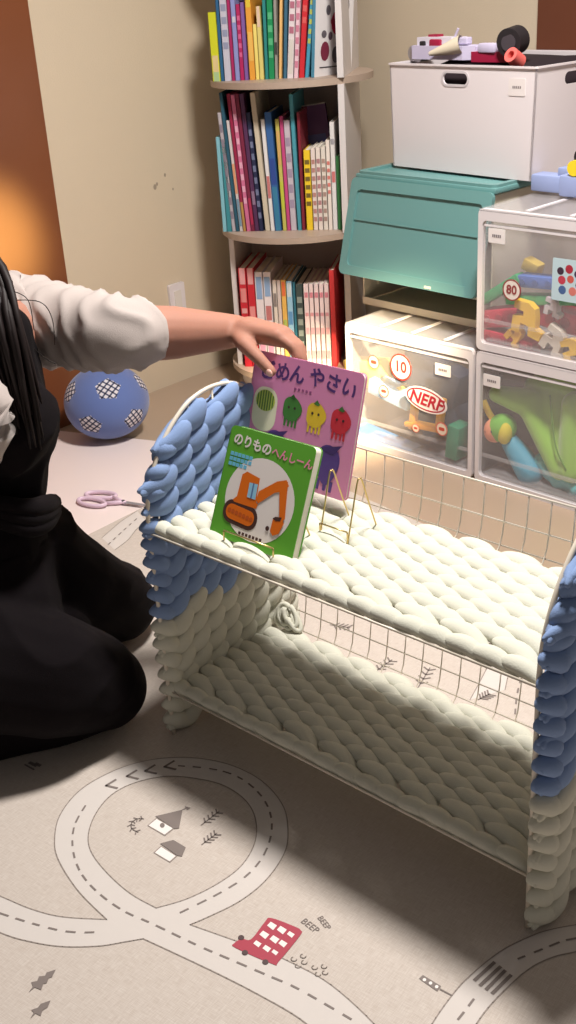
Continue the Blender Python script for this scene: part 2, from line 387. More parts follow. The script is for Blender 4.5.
def loz(mb, c, d, nrm, L, hw, ht, mt, seed=0, arch_=.35, nr=11, ns=12, skew=.25, taper=.5):
    """one puffy yarn loop: a tapered, slightly S-bent lobe whose ends tuck under its neighbours"""
    c = Vector(c); d = Vector(d).normalized(); nrm = Vector(nrm).normalized(); s = nrm.cross(d).normalized()
    rnd = random.Random(seed); L *= rnd.uniform(.94, 1.06); hw *= rnd.uniform(.95, 1.06); ht *= rnd.uniform(.93, 1.08)
    d = (Matrix.Rotation(R(rnd.uniform(-3, 3)), 3, nrm) @ d); s = nrm.cross(d).normalized()
    vs = []; fs = []
    for i in range(nr):
        t = i / (nr - 1); q = math.sin(PI * (.035 + .93 * t)) ** taper
        p = c + d * L * (t - .5) + nrm * ht * arch_ * (2 * math.sin(PI * t) - 1.3) + s * hw * skew * math.sin(2 * PI * t)
        for j in range(ns):
            a = 2 * PI * j / ns; vs.append(p + (s * math.cos(a) * hw + nrm * math.sin(a) * ht) * q)
    for i in range(nr - 1):
        for j in range(ns): fs.append((i * ns + j, i * ns + (j + 1) % ns, (i + 1) * ns + (j + 1) % ns, (i + 1) * ns + j))
    fs.append(tuple(range(ns))[::-1]); fs.append(tuple(range((nr - 1) * ns, nr * ns)))
    mb.add(vs, fs, mt)
def leaf(mb, c, d, nrm, L, hw, ht, mt, seed=0, nr=14, ns=12, tilt=1.0, bend=.35):
    """one strand of the braid: a full rounded head that tapers to a tail tucked under the next strand"""
    c = Vector(c); nrm = Vector(nrm).normalized(); rnd = random.Random(seed)
    d = Matrix.Rotation(R(rnd.uniform(-3, 3)), 3, nrm) @ Vector(d).normalized(); s_ = nrm.cross(d).normalized()
    L *= rnd.uniform(.95, 1.05); hw *= rnd.uniform(.95, 1.05); ht *= rnd.uniform(.95, 1.07); vs = []; fs = []
    for i in range(nr):
        t = (1 - math.cos(PI * i / (nr - 1))) / 2
        q = (math.sin(PI * (.02 + .96 * t) ** .72)) ** .62
        p = c + d * L * (t - .5) + nrm * ht * tilt * (.55 - 1.25 * t + .35 * math.sin(PI * t)) + s_ * hw * bend * math.sin(PI * (t * 1.5 - .25))
        for j in range(ns):
            a_ = 2 * PI * j / ns; vs.append(p + (s_ * math.cos(a_) * hw + nrm * math.sin(a_) * ht) * max(.04, q))
    for i in range(nr - 1):
        for j in range(ns): fs.append((i * ns + j, i * ns + (j + 1) % ns, (i + 1) * ns + (j + 1) % ns, (i + 1) * ns + j))
    fs.append(tuple(range(ns))[::-1]); fs.append(tuple(range((nr - 1) * ns, nr * ns)))
    mb.add(vs, fs, mt)
# side panels: wire arches and their yarn
for side, u0 in (('left', 0.0), ('right', RW)):
    fr_ = MB()
    fr_.tube([(u0, v, z) for v, z in arch(.0)] , .0034, WHITEW, 10)
    fr_.tube([(u0, 0, .012), (u0, RD, .012)], .0028, WHITEW, 8)
    for i in range(1, 6):
        v = RD * i / 6; fr_.tube([(u0, v, .012), (u0, v, arch_h(v) - .001)], .0017, WHITEW, 6)
    for i in range(1, 10):
        z = .045 * i + .01; 
        if z < .39: fr_.tube([(u0, 0, z), (u0, RD, z)], .0015, WHITEW, 6)
    fr_.tube([(u0, .022, .012), (u0, .022, .44)], .0017, WHITEW, 6)
    fr_.build('side_frame', rack, smooth='all')
    up_n = Vector((1, 0, 0)); uy = u0 + (.010 if side == 'right' else -.002)
    lim = .222
    for kind, mt_ in (('blue', YB), ('white', YW)):
        mb = MB(); k = 0 if kind == 'blue' else 500
        for i in range(-1, 12):
            for j in range(-1, 20):
                v = .026 + i * .0345; z = .022 + j * .0345 - (i % 5) * .0138
                if i % 5 > 2: z += .0345
                if v < .004 or v > RD - .012 or z < .021 or z > arch_h(v) - .009: continue
                if (z >= lim) != (kind == 'blue'): continue
                k += 1
                for sg_ in (1, -1): leaf(mb, (uy + sg_ * .0035, v, z), (0, -.060, -.022), up_n * sg_, .070, .0182, .0120, mt_, seed=k * 7 + i, bend=.3 * sg_, tilt=.75)
        # loops wrapped round the front and the back upright
        for dv in (1, -1):
            z = .023; row = 0
            while z < .505:
                vv2 = 0.0
                for q in range(60):
                    if arch_h(q * .0025) >= z: vv2 = q * .0025; break
                if (z >= lim) == (kind == 'blue') and not (side == 'left' and dv > 0 and .375 < z < .395):
                    vv3 = vv2 if dv > 0 else RD - vv2
                    loz(mb, (uy, vv3 + dv * .013, z), (0, dv * .05, -.016 + .05 * (z > .42)), up_n, .050,   .0150, .0150, mt_, seed=row * 3 + (5 if dv > 0 else 9), arch_=.2, taper=.55, skew=.15)
                z += .0285; row += 1
        p_ = mb.build('%s_yarn' % kind, rack, smooth='all', fix=False)
        tag(p_, 'soft %s yarn woven over the %s half of the end panel' % ('blue' if kind == 'blue' else 'cream', 'upper' if kind == 'blue' else 'lower'))
# shelves
for lev, z0 in (('top', ZT), ('low', ZL)):
    sh = MB()
    sh.tube([(.0, 0, z0), (RW, 0, z0)], .0018, WHITEW, 8); sh.tube([(0, 0, z0), (0, SD - .03, z0)], .0022, WHITEW, 8); sh.tube([(RW, 0, z0), (RW, SD - .03, z0)], .0022, WHITEW, 8)
    for vv_ in (.045, .09, .135, .18, .215): sh.tube([(0, vv_, z0 - .002), (RW, vv_, z0 - .002)], .0013, WHITEW, 6)
    rim = z0 + (.092 if lev == 'top' else .082)
    for zz, vv_ in ((z0 + .012, SD - .016), (z0 + .045, SD - .0095), (rim, SD - .004)): sh.tube([(0, vv_, zz), (RW, vv_, zz)], .0011 if zz < rim else .0015, WHITEW, 6)
    nn = 19
    for i in range(1, nn):
        u = RW * i / nn
        pth = [(u, .0, z0 - .002), (u, SD - .05, z0 - .002), (u, SD - .033, z0 + .001), (u, SD - .020, z0 + .010), (u, SD - .012, z0 + .026), (u, SD - .007, z0 + .055), (u, SD - .004, rim)]
        sh.tube(pth, .0010, WHITEW, 6)
    sh.build('wire_shelf', rack, smooth='all')
    mb = MB(); k = 0
    for i in range(-1, 20):
        for j in range(-1, 11):
            u = .010 + i * .0352; v = .016 + j * .0292 - (i % 2) * .0146
            if u < .016 or u > RW - .018 or v < .018 or v > SD - .040: continue
            k += 1
            sag = -.006 * abs(math.sin(PI * 2.5 * u / RW)) * max(0, 1 - v / .06) if lev == 'low' else 0
            zz = z0 + .004 + sag + (.002 * noise.noise((u * 9, v * 9, z0)))
            Lc = .080 if .035 < u < RW - .035 else .058
            leaf(mb, (u, max(v, .010), zz), (.059, -.019, 0), (0, 0, 1), Lc * 1.12, .0150, .0092, YW, seed=k * 13 + int(z0 * 100))
    # thin hem of yarn just under the front wire
    for i in range(17):
        u = .022 + i * .0377
        sag = 0 if lev == 'top' else -.005 * abs(math.sin(PI * 2.5 * u / RW))
        leaf(mb, (u, .012, z0 + .004 + sag), (1, -.10, 0), (0, -.25, 1), .068, .0125, .0095, YW, seed=i + 50, bend=.2, tilt=.8)
    o = mb.build('shelf_yarn', rack, smooth='all', fix=False)
# knotted yarn end hanging at the back left of the lower shelf
mb = MB()
for i in range(5):
    c = Vector((.030 + .007 * i, SD - .026, ZL + .034 + .006 * (i % 2)))
    pts = [c + Vector((.014 * math.cos(a * 1.1 + i), .008 * math.sin(a + i), .014 * math.sin(a * 1.1 + i * .7))) for a in [q * PI / 7 for q in range(12)]]
    mb.tube(pts, .0042, YW, 8)
mb.build('loose_yarn_end', rack, smooth='all')

# ------------------------------------------------------------------ picture books on the rack
def rack_at(u, v, z): return RO + RU * u + RV * v + Vector((0, 0, z))
def uv_of(p): q = p - RO; return q.dot(RU), q.dot(RV)
GREEN = mat('green_cover', (96, 170, 52), .35); ORNG = mat('print_orange', (228, 112, 20), .4); PINKC = mat('pink_cover', (226, 142, 190), .4)
def board_book(name, label, Mx, Wd, H, Th, cover_m, cat='picture book', edge=PAPER):
    t = thing(name, label, cat, Mx)
    c = MB()
    out = rrect(Wd, H, .008, 4, Wd / 2, H / 2)
    # local: x across, y up the cover, z out of the front cover
    c.fill([out], .0012, cover_m, T(0, 0, -.0006)); c.fill([out], .0012, cover_m, T(0, 0, -Th + .0006))
    c.box((.0008, H / 2, -Th / 2), (.0016, H - .014, Th), cover_m)
    pg = MB(); 
    n = max(2, int(Th / .0024))
    for i in range(n):
        z = -.0014 - (Th - .0028) * (i + .5) / n; pg.fill([rrect(Wd - .003, H - .002, .007, 4, Wd / 2, H / 2)], (Th - .0028) / n * .93, edge, T(0, 0, z))
    return t, c, pg
# green board book
BL = onz(209, 533, .377); BRt = onz(291, 563, .377)
xd = (BRt - BL).normalized(); th = R(24)
bk = Vector((-xd.y, xd.x, 0)); upd = bk * math.sin(th) + Vector((0, 0, 1)) * math.cos(th); nd = xd.cross(upd)
Mg = frame(BL, xd, upd, nd)
Wg, Hg = (BRt - BL).length, .160
gb, c, pg = board_book('board_book', 'green square board book with an orange excavator on its cover', Mg, Wg, Hg, .016, GREEN)
z = .0003
c.poly([(x, y, z) for x, y in circ(Wg * .405, 40, Wg * .50, Hg * .42, Hg * .37)], WHP)
def P2(l, zz): return [(x * Wg, y * Hg, zz) for x, y in l]
TRK = cm(74, 46, 40); ORD = cm(196, 88, 26)
c.fill([rrect(.42 * Wg, .21 * Hg, .10 * Hg, 5, 0, 0)], .0002, TRK, T(.32 * Wg, .25 * Hg, z + .0003) @ Matrix.Rotation(R(-4), 4, 'Z'))
c.fill([rrect(.345 * Wg, .135 * Hg, .066 * Hg, 5, 0, 0)], .0002, ORNG, T(.32 * Wg, .25 * Hg, z + .0006) @ Matrix.Rotation(R(-4), 4, 'Z'))
for i in range(7): c.poly([(x, y, z + .0009) for x, y in circ(.0034, 8, (.19 + .045 * i) * Wg, (.265 - .004 * i) * Hg)], ORD)
c.poly(P2([(.20, .36), (.24, .40), (.25, .60), (.30, .635), (.46, .61), (.475, .40), (.50, .385), (.49, .345), (.22, .345)], z + .0005), ORNG)
c.poly(P2([(.36, .42), (.355, .55), (.455, .555), (.46, .42)], z + .0009), cm(150, 205, 235))
c.poly(P2([(.40, .42), (.398, .555), (.415, .555), (.417, .42)], z + .0011), cm(90, 120, 170))
c.poly(P2([(.47, .42), (.48, .50), (.66, .63), (.76, .665), (.80, .62), (.74, .56), (.66, .53), (.50, .395)], z + .0007), ORNG)
c.poly(P2([(.70, .63), (.78, .655), (.835, .34), (.80, .30), (.775, .32), (.71, .55)], z + .0008), ORNG)
c.poly(P2([(.705, .31), (.73, .335), (.80, .345), (.835, .30), (.80, .20), (.74, .17), (.70, .20)], z + .0009), ORNG)
c.poly(P2([(.70, .315), (.73, .335), (.80, .345), (.79, .31), (.74, .30)], z + .0011), TRK)
c.poly([(x, y, z + .0009) for x, y in circ(.0035, 10, .665 * Wg, .215 * Hg)], TRK)
c.text('のりもの', .0182, WHP, T(.29 * Wg, .875 * Hg, z + .0003) @ Matrix.Rotation(R(-3), 4, 'Z'), bold=.0006)
c.text('へんしーん', .0150, cm(240, 140, 176), T(.765 * Wg, .850 * Hg, z + .0003) @ Matrix.Rotation(R(-3), 4, 'Z'), bold=.0004)
for r_ in range(3):
    for i in range(6 - (r_ == 2)):
        c.box(((.075 + i * .046) * Wg, (.755 - .045 * r_) * Hg, z), (.0058, .0052, .0004), cm(110, 190, 225))
for i in range(7): c.box(((.36 + i * .042) * Wg, .095 * Hg, z + .0004), (.0042, .0042, .0004), TRK)
c.build('cover', gb, smooth=False, fix=False); pg.build('page_block', gb)
PROT = 0
# pink picture book held by the hand
PBR = onp(345, 502, Vector((0, 1.47, 0)), Vector((0, 1, 0)))
th = R(17); updp = RV * math.sin(th) + Vector((0, 0, 1)) * math.cos(th)
updp = (Matrix.Rotation(R(PROT), 3, RU.cross(updp)) @ updp).normalized(); xp = (RU - updp * RU.dot(updp)).normalized()
Wp, Hp = .212, .186
Mp = frame(PBR - xp * Wp, xp, updp, xp.cross(updp))
pb, c, pg = board_book('picture_book', 'pink square picture book with cut vegetables, held upright by the hand', Mp, Wp, Hp, .007, PINKC)
def P3(l, zz): return [(x * Wp, y * Hp, zz) for x, y in l]
VIO = cm(86, 52, 120); LV = cm(70, 130, 52); YV = cm(236, 196, 50); RV_ = cm(208, 44, 62)
for ch, x, y, rot in (('ご', .14, .85, 5), ('め', .285, .865, 3), ('ん', .42, .87, -4), ('や', .60, .88, -8), ('さ', .745, .87, -14), ('い', .885, .855, -22)):
    c.text(ch, .030, VIO, T(x * Wp, y * Hp, z) @ Matrix.Rotation(R(rot), 4, 'Z'), bold=.0008)
for i in range(5): c.box(((.42 + i * .035) * Wp, .765 * Hp, z), (.004, .0035, .0003), cm(150, 80, 130))
# melon slice
c.poly([(x, y, z) for x, y in rrect(.23 * Wp, .36 * Hp, .095 * Wp, 5, .16 * Wp, .545 * Hp)], cm(240, 236, 205))
c.poly([(x, y, z + .0003) for x, y in circ(.092 * Wp, 20, .16 * Wp, .615 * Hp, .088 * Hp)], cm(196, 208, 92))
for i in range(-3, 4):
    xx = .16 + i * .024; hh = .083 * math.sqrt(max(0, 1 - (i / 3.7) ** 2))
    c.poly(P3([(xx - .006, .615 - hh), (xx + .006, .615 - hh), (xx + .006, .615 + hh), (xx - .006, .615 + hh)], z + .0006), cm(84, 128, 48))
def veg(x, y, mt_, cap, legs=True, s_=1.0):
    pts = [(x + s_ * .088 * math.cos(a) * (1 + .1 * math.cos(3 * a)), y + s_ * .10 * math.sin(a)) for a in [2 * PI * i / 24 for i in range(24)]]
    c.poly(P3(pts, z + .0003), mt_)
    c.poly(P3([(x - .03, y + .085), (x, y + .12), (x + .03, y + .085), (x + .01, y + .075)], z + .0006), cap)
    for dx in (-.05, -.015, .02, .05):
        c.poly(P3([(x + dx - .011, y - .06), (x + dx + .011, y - .06), (x + dx + .009, y - .145), (x + dx - .009, y - .145)], z + .0002), mt_)
    for dx in (-.028, .028): c.poly([(q[0], q[1], z + .0008) for q in circ(.0022, 8, (x + dx) * Wp, (y + .01) * Hp)], cm(60, 40, 40))
veg(.415, .60, LV, cm(44, 96, 36)); veg(.635, .60, YV, cm(70, 120, 50)); veg(.855, .60, RV_, cm(60, 110, 50))
for x in (.30, .80):
    pts = [(x + .10 * math.cos(a) + .015 * math.sin(2 * a), .24 + .16 * math.sin(a)) for a in [2 * PI * i / 24 for i in range(24)]]
    c.poly(P3(pts, z + .0003), cm(92, 62, 140))
    c.poly(P3([(x - .09, .36), (x + .11, .42), (x + .04, .33)], z + .0006), cm(72, 46, 112))
    for dx in (-.06, .0, .055): c.poly(P3([(x + dx - .016, .12), (x + dx + .016, .12), (x + dx + .012, .035), (x + dx - .012, .035)], z + .0002), cm(92, 62, 140))
c.build('cover', pb, smooth=False, fix=False); pg.build('page_block', pb)

# brass wire stands
def easel(label, u, v, z, w=.062, ang=0, hook=.0, dep=.085, hh=.1, front=.035, group=None):
    o = thing('wire_book_stand', label, 'book stand', frame(rack_at(u, v, z + .0), RU, RV) @ Matrix.Rotation(R(ang), 4, 'Z'))
    mb = MB()
    for x in (0, w):
        mb.tube(smooth_line([(x, -front, .018), (x, -front, .001), (x, -front * .4, 0), (x, 0, 0)], 4), .0012, GOLD, 8)
        mb.tube(smooth_line([(x, 0, 0), (x, dep * .2, hh * .5), (x, dep * .38, hh * .95), (x, dep * .46, hh), (x, dep * .54, hh * .95), (x, dep * .75, hh * .5), (x, dep, 0)], 5), .0012, GOLD, 8)
    mb.tube([(0, -front, .018), (w, -front, .018)], .0012, GOLD, 8); mb.tube([(0, 0, 0), (w, 0, 0)], .0012, GOLD, 8); mb.tube([(0, dep, 0), (w, dep, 0)], .0012, GOLD, 8)
    mb.build('wire_frame', o, smooth='all')
u_, v_ = uv_of(BL)
easel('brass wire stand under the green board book, its lip over the bottom edge', u_ + .035, v_ + .025, .375, w=.095, front=.028, dep=.05, hh=.06)
easel('empty brass wire stand standing on cream yarn beside the pink book', .222, .128, .376, front=.0, dep=.066, hh=.088, w=.05)

# ------------------------------------------------------------------ round bookcase in the corner
BC = Vector((.082, 3.189, 0)); BX = Vector((.98, -.2, 0)).normalized(); BY = Vector((.2, .98, 0)).normalized()
MBC = frame(BC, BX, BY)
SHELFW = mat('shelf_board', (176, 156, 140), .5, var=.05, vscale=20); PANELW = mat('shelf_panel', (214, 208, 206), .5)
case = thing('bookcase', 'tall round bookcase with white uprights and curved shelves full of books in the corner', 'bookcase', MBC)
for z in (.064, .449, .834, 1.219):
    mb = MB(); mb.prism(circ(.216, 64), z, z + .016, SHELFW); mb.build('shelf', case)
mb = MB(); mb.prism(circ(.2, 48), .0, .02, SHELFW); mb.prism(circ(.19, 48), .02, .064, PANELW); mb.build('base', case)
for z0, z1 in ((.080, .449), (.465, .834), (.850, 1.219)):
    for x, y, w, d in (((-.172, .050, .014, .150) if z0 > .1 else (-.176, .010, .014, .215)), (.152, .0, .016, .325)):
        mb = MB(); mb.box((x, y, (z0 + z1) / 2), (w, d, z1 - z0), PANELW); mb.build('upright', case, smooth=False)
    mb = MB(); mb.box((-.012, .12, (z0 + z1) / 2), (.31, .012, z1 - z0), cm(198, 186, 176)); mb.build('back_panel', case, smooth=False)
def lx(px, py, yp):
    p = onp(px, py, BC + BY * yp, BY) - BC; return p.dot(BX), p.z
def book(px0, px1, ytop, zb, col, label, lean=0, accents=(), yp=-.12, depth=.17, ybase=None, hh=None, group=None, name='book', cut=None):
    if ybase is None: ybase = 80 if zb > .75 else (229 if zb > .4 else 376)
    x0, _ = lx(px0, ybase, yp); x1, _ = lx(px1, ybase, yp); _, zt = lx((px0 + px1) / 2, ytop, yp)
    H = hh or (zt - zb); Th = max(.004, x1 - x0 - .0006)
    Mx = MBC @ T(x0, yp, zb) @ Matrix.Rotation(R(lean), 4, 'Y')
    t = thing(name, label, 'book', Mx, group)
    cmn = cm(*col)
    c = MB(); e = .0011
    c.box((e / 2, depth / 2, H / 2), (e, depth, H), cmn); c.box((Th - e / 2, depth / 2, H / 2), (e, depth, H), cmn); c.box((Th / 2, e / 2, H / 2), (Th, e, H), cmn)
    for (a0, a1, ac) in accents:
        ac = tuple(int(.35 * p_ + .65 * q_) for p_, q_ in zip(col, ac)); c.box((Th / 2, -.0003, H * (a0 + a1) / 2), (Th * .72, .0008, H * (a1 - a0)), cm(*ac))
    c.build('cover', t, smooth=False)
    p = MB(); p.box((Th / 2, depth / 2 - .001, H / 2 + .0), (max(.0012, Th - 2 * e - .0002), depth - .006, H - .006), PAPER); p.build('page_block', t, smooth=False)
    return t
ZA, ZB2, ZC = .8503, .4653, .0803
Wt = (232, 226, 218)
T1 = ((.08, .12, Wt), (.5, .85, Wt)); 
def tt(c, a=.45, b_=.88): return ((a, b_, c),)
def glyphs(c, n=5, a=.3, b_=.9):
    return tuple((a + (b_ - a) * i / n + .01, a + (b_ - a) * (i + .62) / n, c) for i in range(n))
# top row
rows = [
 (213, 221, 12, ZA, (206, 210, 40), 'yellow-green picture book sticking out at the left end of the upper shelf', 0, ((0, .14, (150, 190, 200)), (.14, .38, (226, 190, 196)))),
 (221.2, 224.5, -22, ZA, (44, 98, 138), 'thin dark blue book next to the yellow-green one on the upper shelf', 0, ()),
 (225, 232, -25, ZA, (196, 194, 208), 'pale grey-white book third from left on the upper shelf', 0, glyphs((120, 128, 160))),
 (232.2, 235.5, -8, ZA, (168, 40, 96), 'thin magenta book beside the periwinkle one on the upper shelf', 0, ()),
 (235.7, 240.5, -18, ZA, (142, 148, 202), 'periwinkle blue book between two magenta spines on the upper shelf', 0, ((.6, .66, Wt),)),
 (240.7, 244.8, 4, ZA, (176, 36, 94), 'short magenta paperback beside the purple book on the upper shelf', 0, glyphs((226, 130, 170))),
 (245, 249, 2, ZA, (128, 92, 160), 'short purple book left of the orange one on the upper shelf', 0, ()),
 (250, 256, -18, ZA, (230, 160, 60), 'orange book with yellow top on the upper shelf', 0, ((.75, 1, (220, 214, 60)), (.2, .5, (238, 200, 110)))),
 (256.2, 260, 24, ZA, (240, 220, 120), 'short pale yellow book on the upper shelf', 0, ()),
 (260.2, 264.5, 6, ZA, (222, 206, 120), 'mottled yellow and pink book left of the green ones on the upper shelf', 0, ((.72, 1, (226, 190, 196)),)),
 (265.5, 269, -16, ZA, (44, 134, 130), 'thin teal book left of the bright green one on the upper shelf', 1, ()),
 (269.2, 275, -25, ZA, (22, 140, 84), 'bright green thick book on the upper shelf', 1.5, glyphs((120, 200, 150), 4, .2, .7)),
 (275.2, 278.5, -10, ZA, (150, 148, 140), 'grey thin book with black patch on the upper shelf', 2, ((.28, .42, (20, 20, 22)), )),
 (279, 282, -25, ZA, (236, 190, 120), 'tan orange slim book leaning on the upper shelf', 4, ()),
 (283.5, 287, -14, ZA, (60, 104, 128), 'slate blue slim book on the upper shelf right of the tan orange one', 4, ()),
 (287.3, 293.5, -22, ZA, (226, 214, 216), 'white book with dark red letters on the upper shelf', 5, glyphs((150, 50, 80), 4, .45, .95) + ((.05, .4, (206, 204, 190)),)),
 (294, 298.5, -22, ZA, (232, 196, 206), 'pale pink book left of the red one on the upper shelf', 5, glyphs((190, 90, 120), 7, .1, .95)),
 (299, 304.5, -22, ZA, (204, 40, 50), 'red book on the upper shelf with a plain spine', 6, glyphs((226, 120, 110), 3, .55, .9)),
 (305, 309, -20, ZA, (70, 150, 178), 'teal blue book with yellow letters on the upper shelf', 7, glyphs((236, 206, 50), 5, .35, .85)),
]
for r_ in rows: book(r_[0], r_[1], r_[2], r_[3], r_[4], r_[5], r_[6], r_[7], depth=.17 if r_[0] > 231 else .095)
# book with the patterned cover turned towards the room
xa, _ = lx(314, 80, -.13)
fc = thing('book', 'white picture book turned to show its crimson flower cover, right end of the upper shelf', 'book', MBC @ T(xa, -.13, ZA) @ Matrix.Rotation(R(4), 4, 'Y') @ Matrix.Rotation(R(58), 4, 'Z'))
c = MB(); c.box((.075, .004, .12), (.15, .008, .24), cm(226, 222, 222)); c.box((.0, .004, .12), (.002, .009, .24), cm(80, 150, 180))
Mc = frame((0, -.0006, 0), (1, 0, 0), (0, 0, 1), (0, -1, 0))
for x, y, r1, r2, col in ((.088, .125, .026, .03, (184, 28, 66)), (.07, .128, .01, .01, (184, 28, 66)), (.04, .06, .017, .023, (120, 40, 64)), (.082, .05, .014, .02, (92, 88, 96)), (.11, .07, .012, .014, (92, 88, 96)), (.05, .155, .009, .012, (92, 88, 96)), (.078, .185, .012, .012, (84, 76, 84)), (.12, .165, .012, .018, (92, 88, 96)), (.035, .1, .01, .009, (98, 92, 98)), (.06, .095, .008, .01, (104, 84, 96)), (.125, .11, .008, .02, (98, 92, 98)), (.1, .09, .007, .009, (150, 50, 76))):
    c.poly([(p[0], p[1], .0003) for p in circ(r1, 14, x, y, r2)], cm(*col), Mc)
c.box((.078, -.0008, .022), (.115, .0006, .0025), cm(60, 60, 66))
c.build('cover', fc, smooth=False, fix=False)
rows = [
 (223, 227, 137, ZB2, (128, 186, 200), 'light cyan book at the left end of the middle shelf', 0, ()),
 (227.2, 232, 142, ZB2, (58, 138, 148), 'teal book second from left on the middle shelf', 0, ()),
 (232.3, 236, 112, ZB2, (182, 176, 182), 'grey mottled slim book on the middle shelf beside the teal one', -3, glyphs((110, 100, 120), 7, .1, .95)),
 (236.2, 239.5, 92, ZB2, (40, 88, 108), 'dark teal slim tall book on the middle shelf', -3, ()),
 (239.8, 243, 120, ZB2, (206, 200, 200), 'white slim book with orange top on the middle shelf', -3, ((.35, .62, (222, 130, 70)), (.05, .3, (70, 120, 150)))),
 (243.2, 246.6, 93, ZB2, (150, 34, 70), 'crimson tall slim book on the middle shelf', -3, ((.0, .22, (196, 200, 80)),)),
 (246.8, 251, 94, ZB2, (206, 110, 148), 'pink tall book on the middle shelf between crimson and maroon', -3, glyphs((236, 200, 214), 8, .2, .9)),
 (251.2, 255, 93, ZB2, (122, 36, 66), 'maroon tall book on the middle shelf', -3, ((.05, .25, (200, 50, 90)),)),
 (255.2, 259.5, 93, ZB2, (84, 46, 84), 'dark purple tall book on the middle shelf', -3, ((.2, .3, (170, 150, 170)),)),
 (259.7, 263.8, 112, ZB2, (36, 42, 74), 'navy book with small white letters on the middle shelf', -3, glyphs((150, 160, 190), 8, .1, .9)),
 (265.5, 270.5, 92, ZB2, (206, 194, 172), 'beige tall book leaning beside the dark gap on the middle shelf', -3, ()),
 (271, 275, 119, ZB2, (226, 224, 224), 'white slim book left of the blue one on the middle shelf', -2, ((.3, .5, (180, 60, 60)), )),
 (275.2, 282, 112, ZB2, (52, 98, 158), 'blue thick book with teal foot on the middle shelf', -2, ((.0, .38, (60, 140, 160)), (.4, .62, (44, 60, 140)))),
 (283, 287, 119, ZB2, (196, 190, 96), 'lime and orange slim book on the middle shelf', -1, ((.2, .45, (190, 206, 50)), (.6, .9, (220, 160, 110)))),
 (287.3, 291, 116, ZB2, (196, 74, 128), 'magenta slim book on the middle shelf right of the blue one', -1, ()),
 (291.2, 297, 120, ZB2, (196, 186, 196), 'pale lilac book on the middle shelf', -1, glyphs((140, 120, 150), 5, .2, .9)),
 (298, 302, 94, ZB2, (74, 152, 168), 'aqua tall slim book on the middle shelf', -1, ()),
 (302.3, 305.5, 112, ZB2, (128, 36, 52), 'burgundy slim book left of the yellow one on the middle shelf', 0, ()),
 (307, 313.5, 150, ZB2, (240, 204, 44), 'short yellow book with black letters on the middle shelf', 0, glyphs((50, 40, 40), 6, .3, .92)),
 (314, 318.5, 148, ZB2, (228, 214, 206), 'white paperback just right of the yellow book, middle shelf', 0, glyphs((160, 90, 80), 8, .1, .9)),
 (319, 323.5, 147, ZB2, (232, 220, 210), 'white paperback second right of the yellow book, middle shelf', 0, glyphs((150, 80, 90), 8, .1, .9)),
 (324, 328.5, 147, ZB2, (226, 218, 206), 'white paperback third right of the yellow book, middle shelf', 0, glyphs((140, 100, 90), 8, .1, .9)),
 (329, 333, 140, ZB2, (234, 224, 214), 'white paperback with red dots, fourth right of the yellow book', 0, glyphs((200, 70, 60), 5, .4, .8)),
 (333.4, 338, 122, ZB2, (224, 222, 220), 'tall white book with red mark near the right end of the middle shelf', 0, ((.45, .55, (190, 60, 60)), (.8, .85, (120, 120, 130)))),
 (338.4, 342, 156, ZB2, (70, 150, 90), 'green slim book at the right end of the middle shelf', 0, ()),
]
for r_ in rows: book(r_[0], r_[1], r_[2], r_[3], r_[4], r_[5], r_[6], r_[7], ybase=229, depth=.17 if r_[0] > 236 else .095)
# dark purple book standing askew behind the white paperbacks
xa, _ = lx(306, 229, .0)
dk = thing('book', 'dark purple book standing askew behind the white paperbacks of the middle shelf', 'book', MBC @ T(xa, .0, ZB2) @ Matrix.Rotation(R(-6), 4, 'Y'))
c = MB(); c.box((.05, .006, .15), (.1, .012, .30), cm(80, 40, 84)); c.box((.05, -.0006, .20), (.08, .001, .05), cm(60, 60, 110)); c.build('cover', dk, smooth=False)
pg = MB(); pg.box((.05, .006, .151), (.098, .009, .302), PAPER); pg.build('page_block', dk, smooth=False)
RED = (196, 34, 50)
rows = [
 (246, 253.4, 268, ZC, RED, 'red comic volume with white head, leftmost on the bottom shelf', ((.84, 1, Wt), (.2, .28, Wt), (.55, .6, Wt), (.66, .8, (230, 190, 180)))),
 (253.8, 261, 268, ZC, RED, 'second red comic volume with white head on the bottom shelf', ((.84, 1, Wt), (.2, .28, Wt), (.5, .62, (236, 200, 190)))),
 (261.4, 269, 272, ZC, (226, 218, 222), 'white comic volume with blue title, beside the red ones', ((.72, .95, (90, 140, 196)), (.02, .4, (214, 120, 160)))),
 (269.4, 277, 272, ZC, (226, 218, 222), 'white comic volume with blue title and red figure on the bottom shelf', ((.75, .95, (90, 140, 196)), (.5, .65, (170, 60, 60)), (.02, .4, (204, 110, 150)))),
 (278, 282, 280, ZC, (218, 208, 198), 'cream slim volume with dark stroke on the bottom shelf', ((.7, .85, (90, 80, 80)),)),
 (282.3, 286, 280, ZC, (210, 196, 190), 'plain cream slim volume left of the orange one on the bottom shelf', ()),
 (286.4, 291, 280, ZC, (226, 180, 90), 'orange and red striped volume on the bottom shelf', ((.82, .98, (216, 70, 50)), (.4, .55, (130, 180, 90)))),
 (291.4, 297, 281, ZC, (150, 196, 220), 'light blue volume on the bottom shelf', ((.82, .98, Wt), (.5, .65, (60, 120, 180)))),
 (297.4, 300, 282, ZC, (40, 110, 130), 'thin teal volume on the bottom shelf', ()),
 (300.4, 307, 284, ZC, (60, 74, 72), 'dark grey-green volume with pale letters on the bottom shelf', glyphs((180, 190, 180), 6, .1, .9)),
 (333, 338, 270, ZC, (206, 52, 56), 'plain red volume at the right end of the bottom shelf', ()),
]
for r_ in rows: book(r_[0], r_[1], r_[2], r_[3], r_[4], r_[5], 0, r_[6], ybase=376, depth=.19)
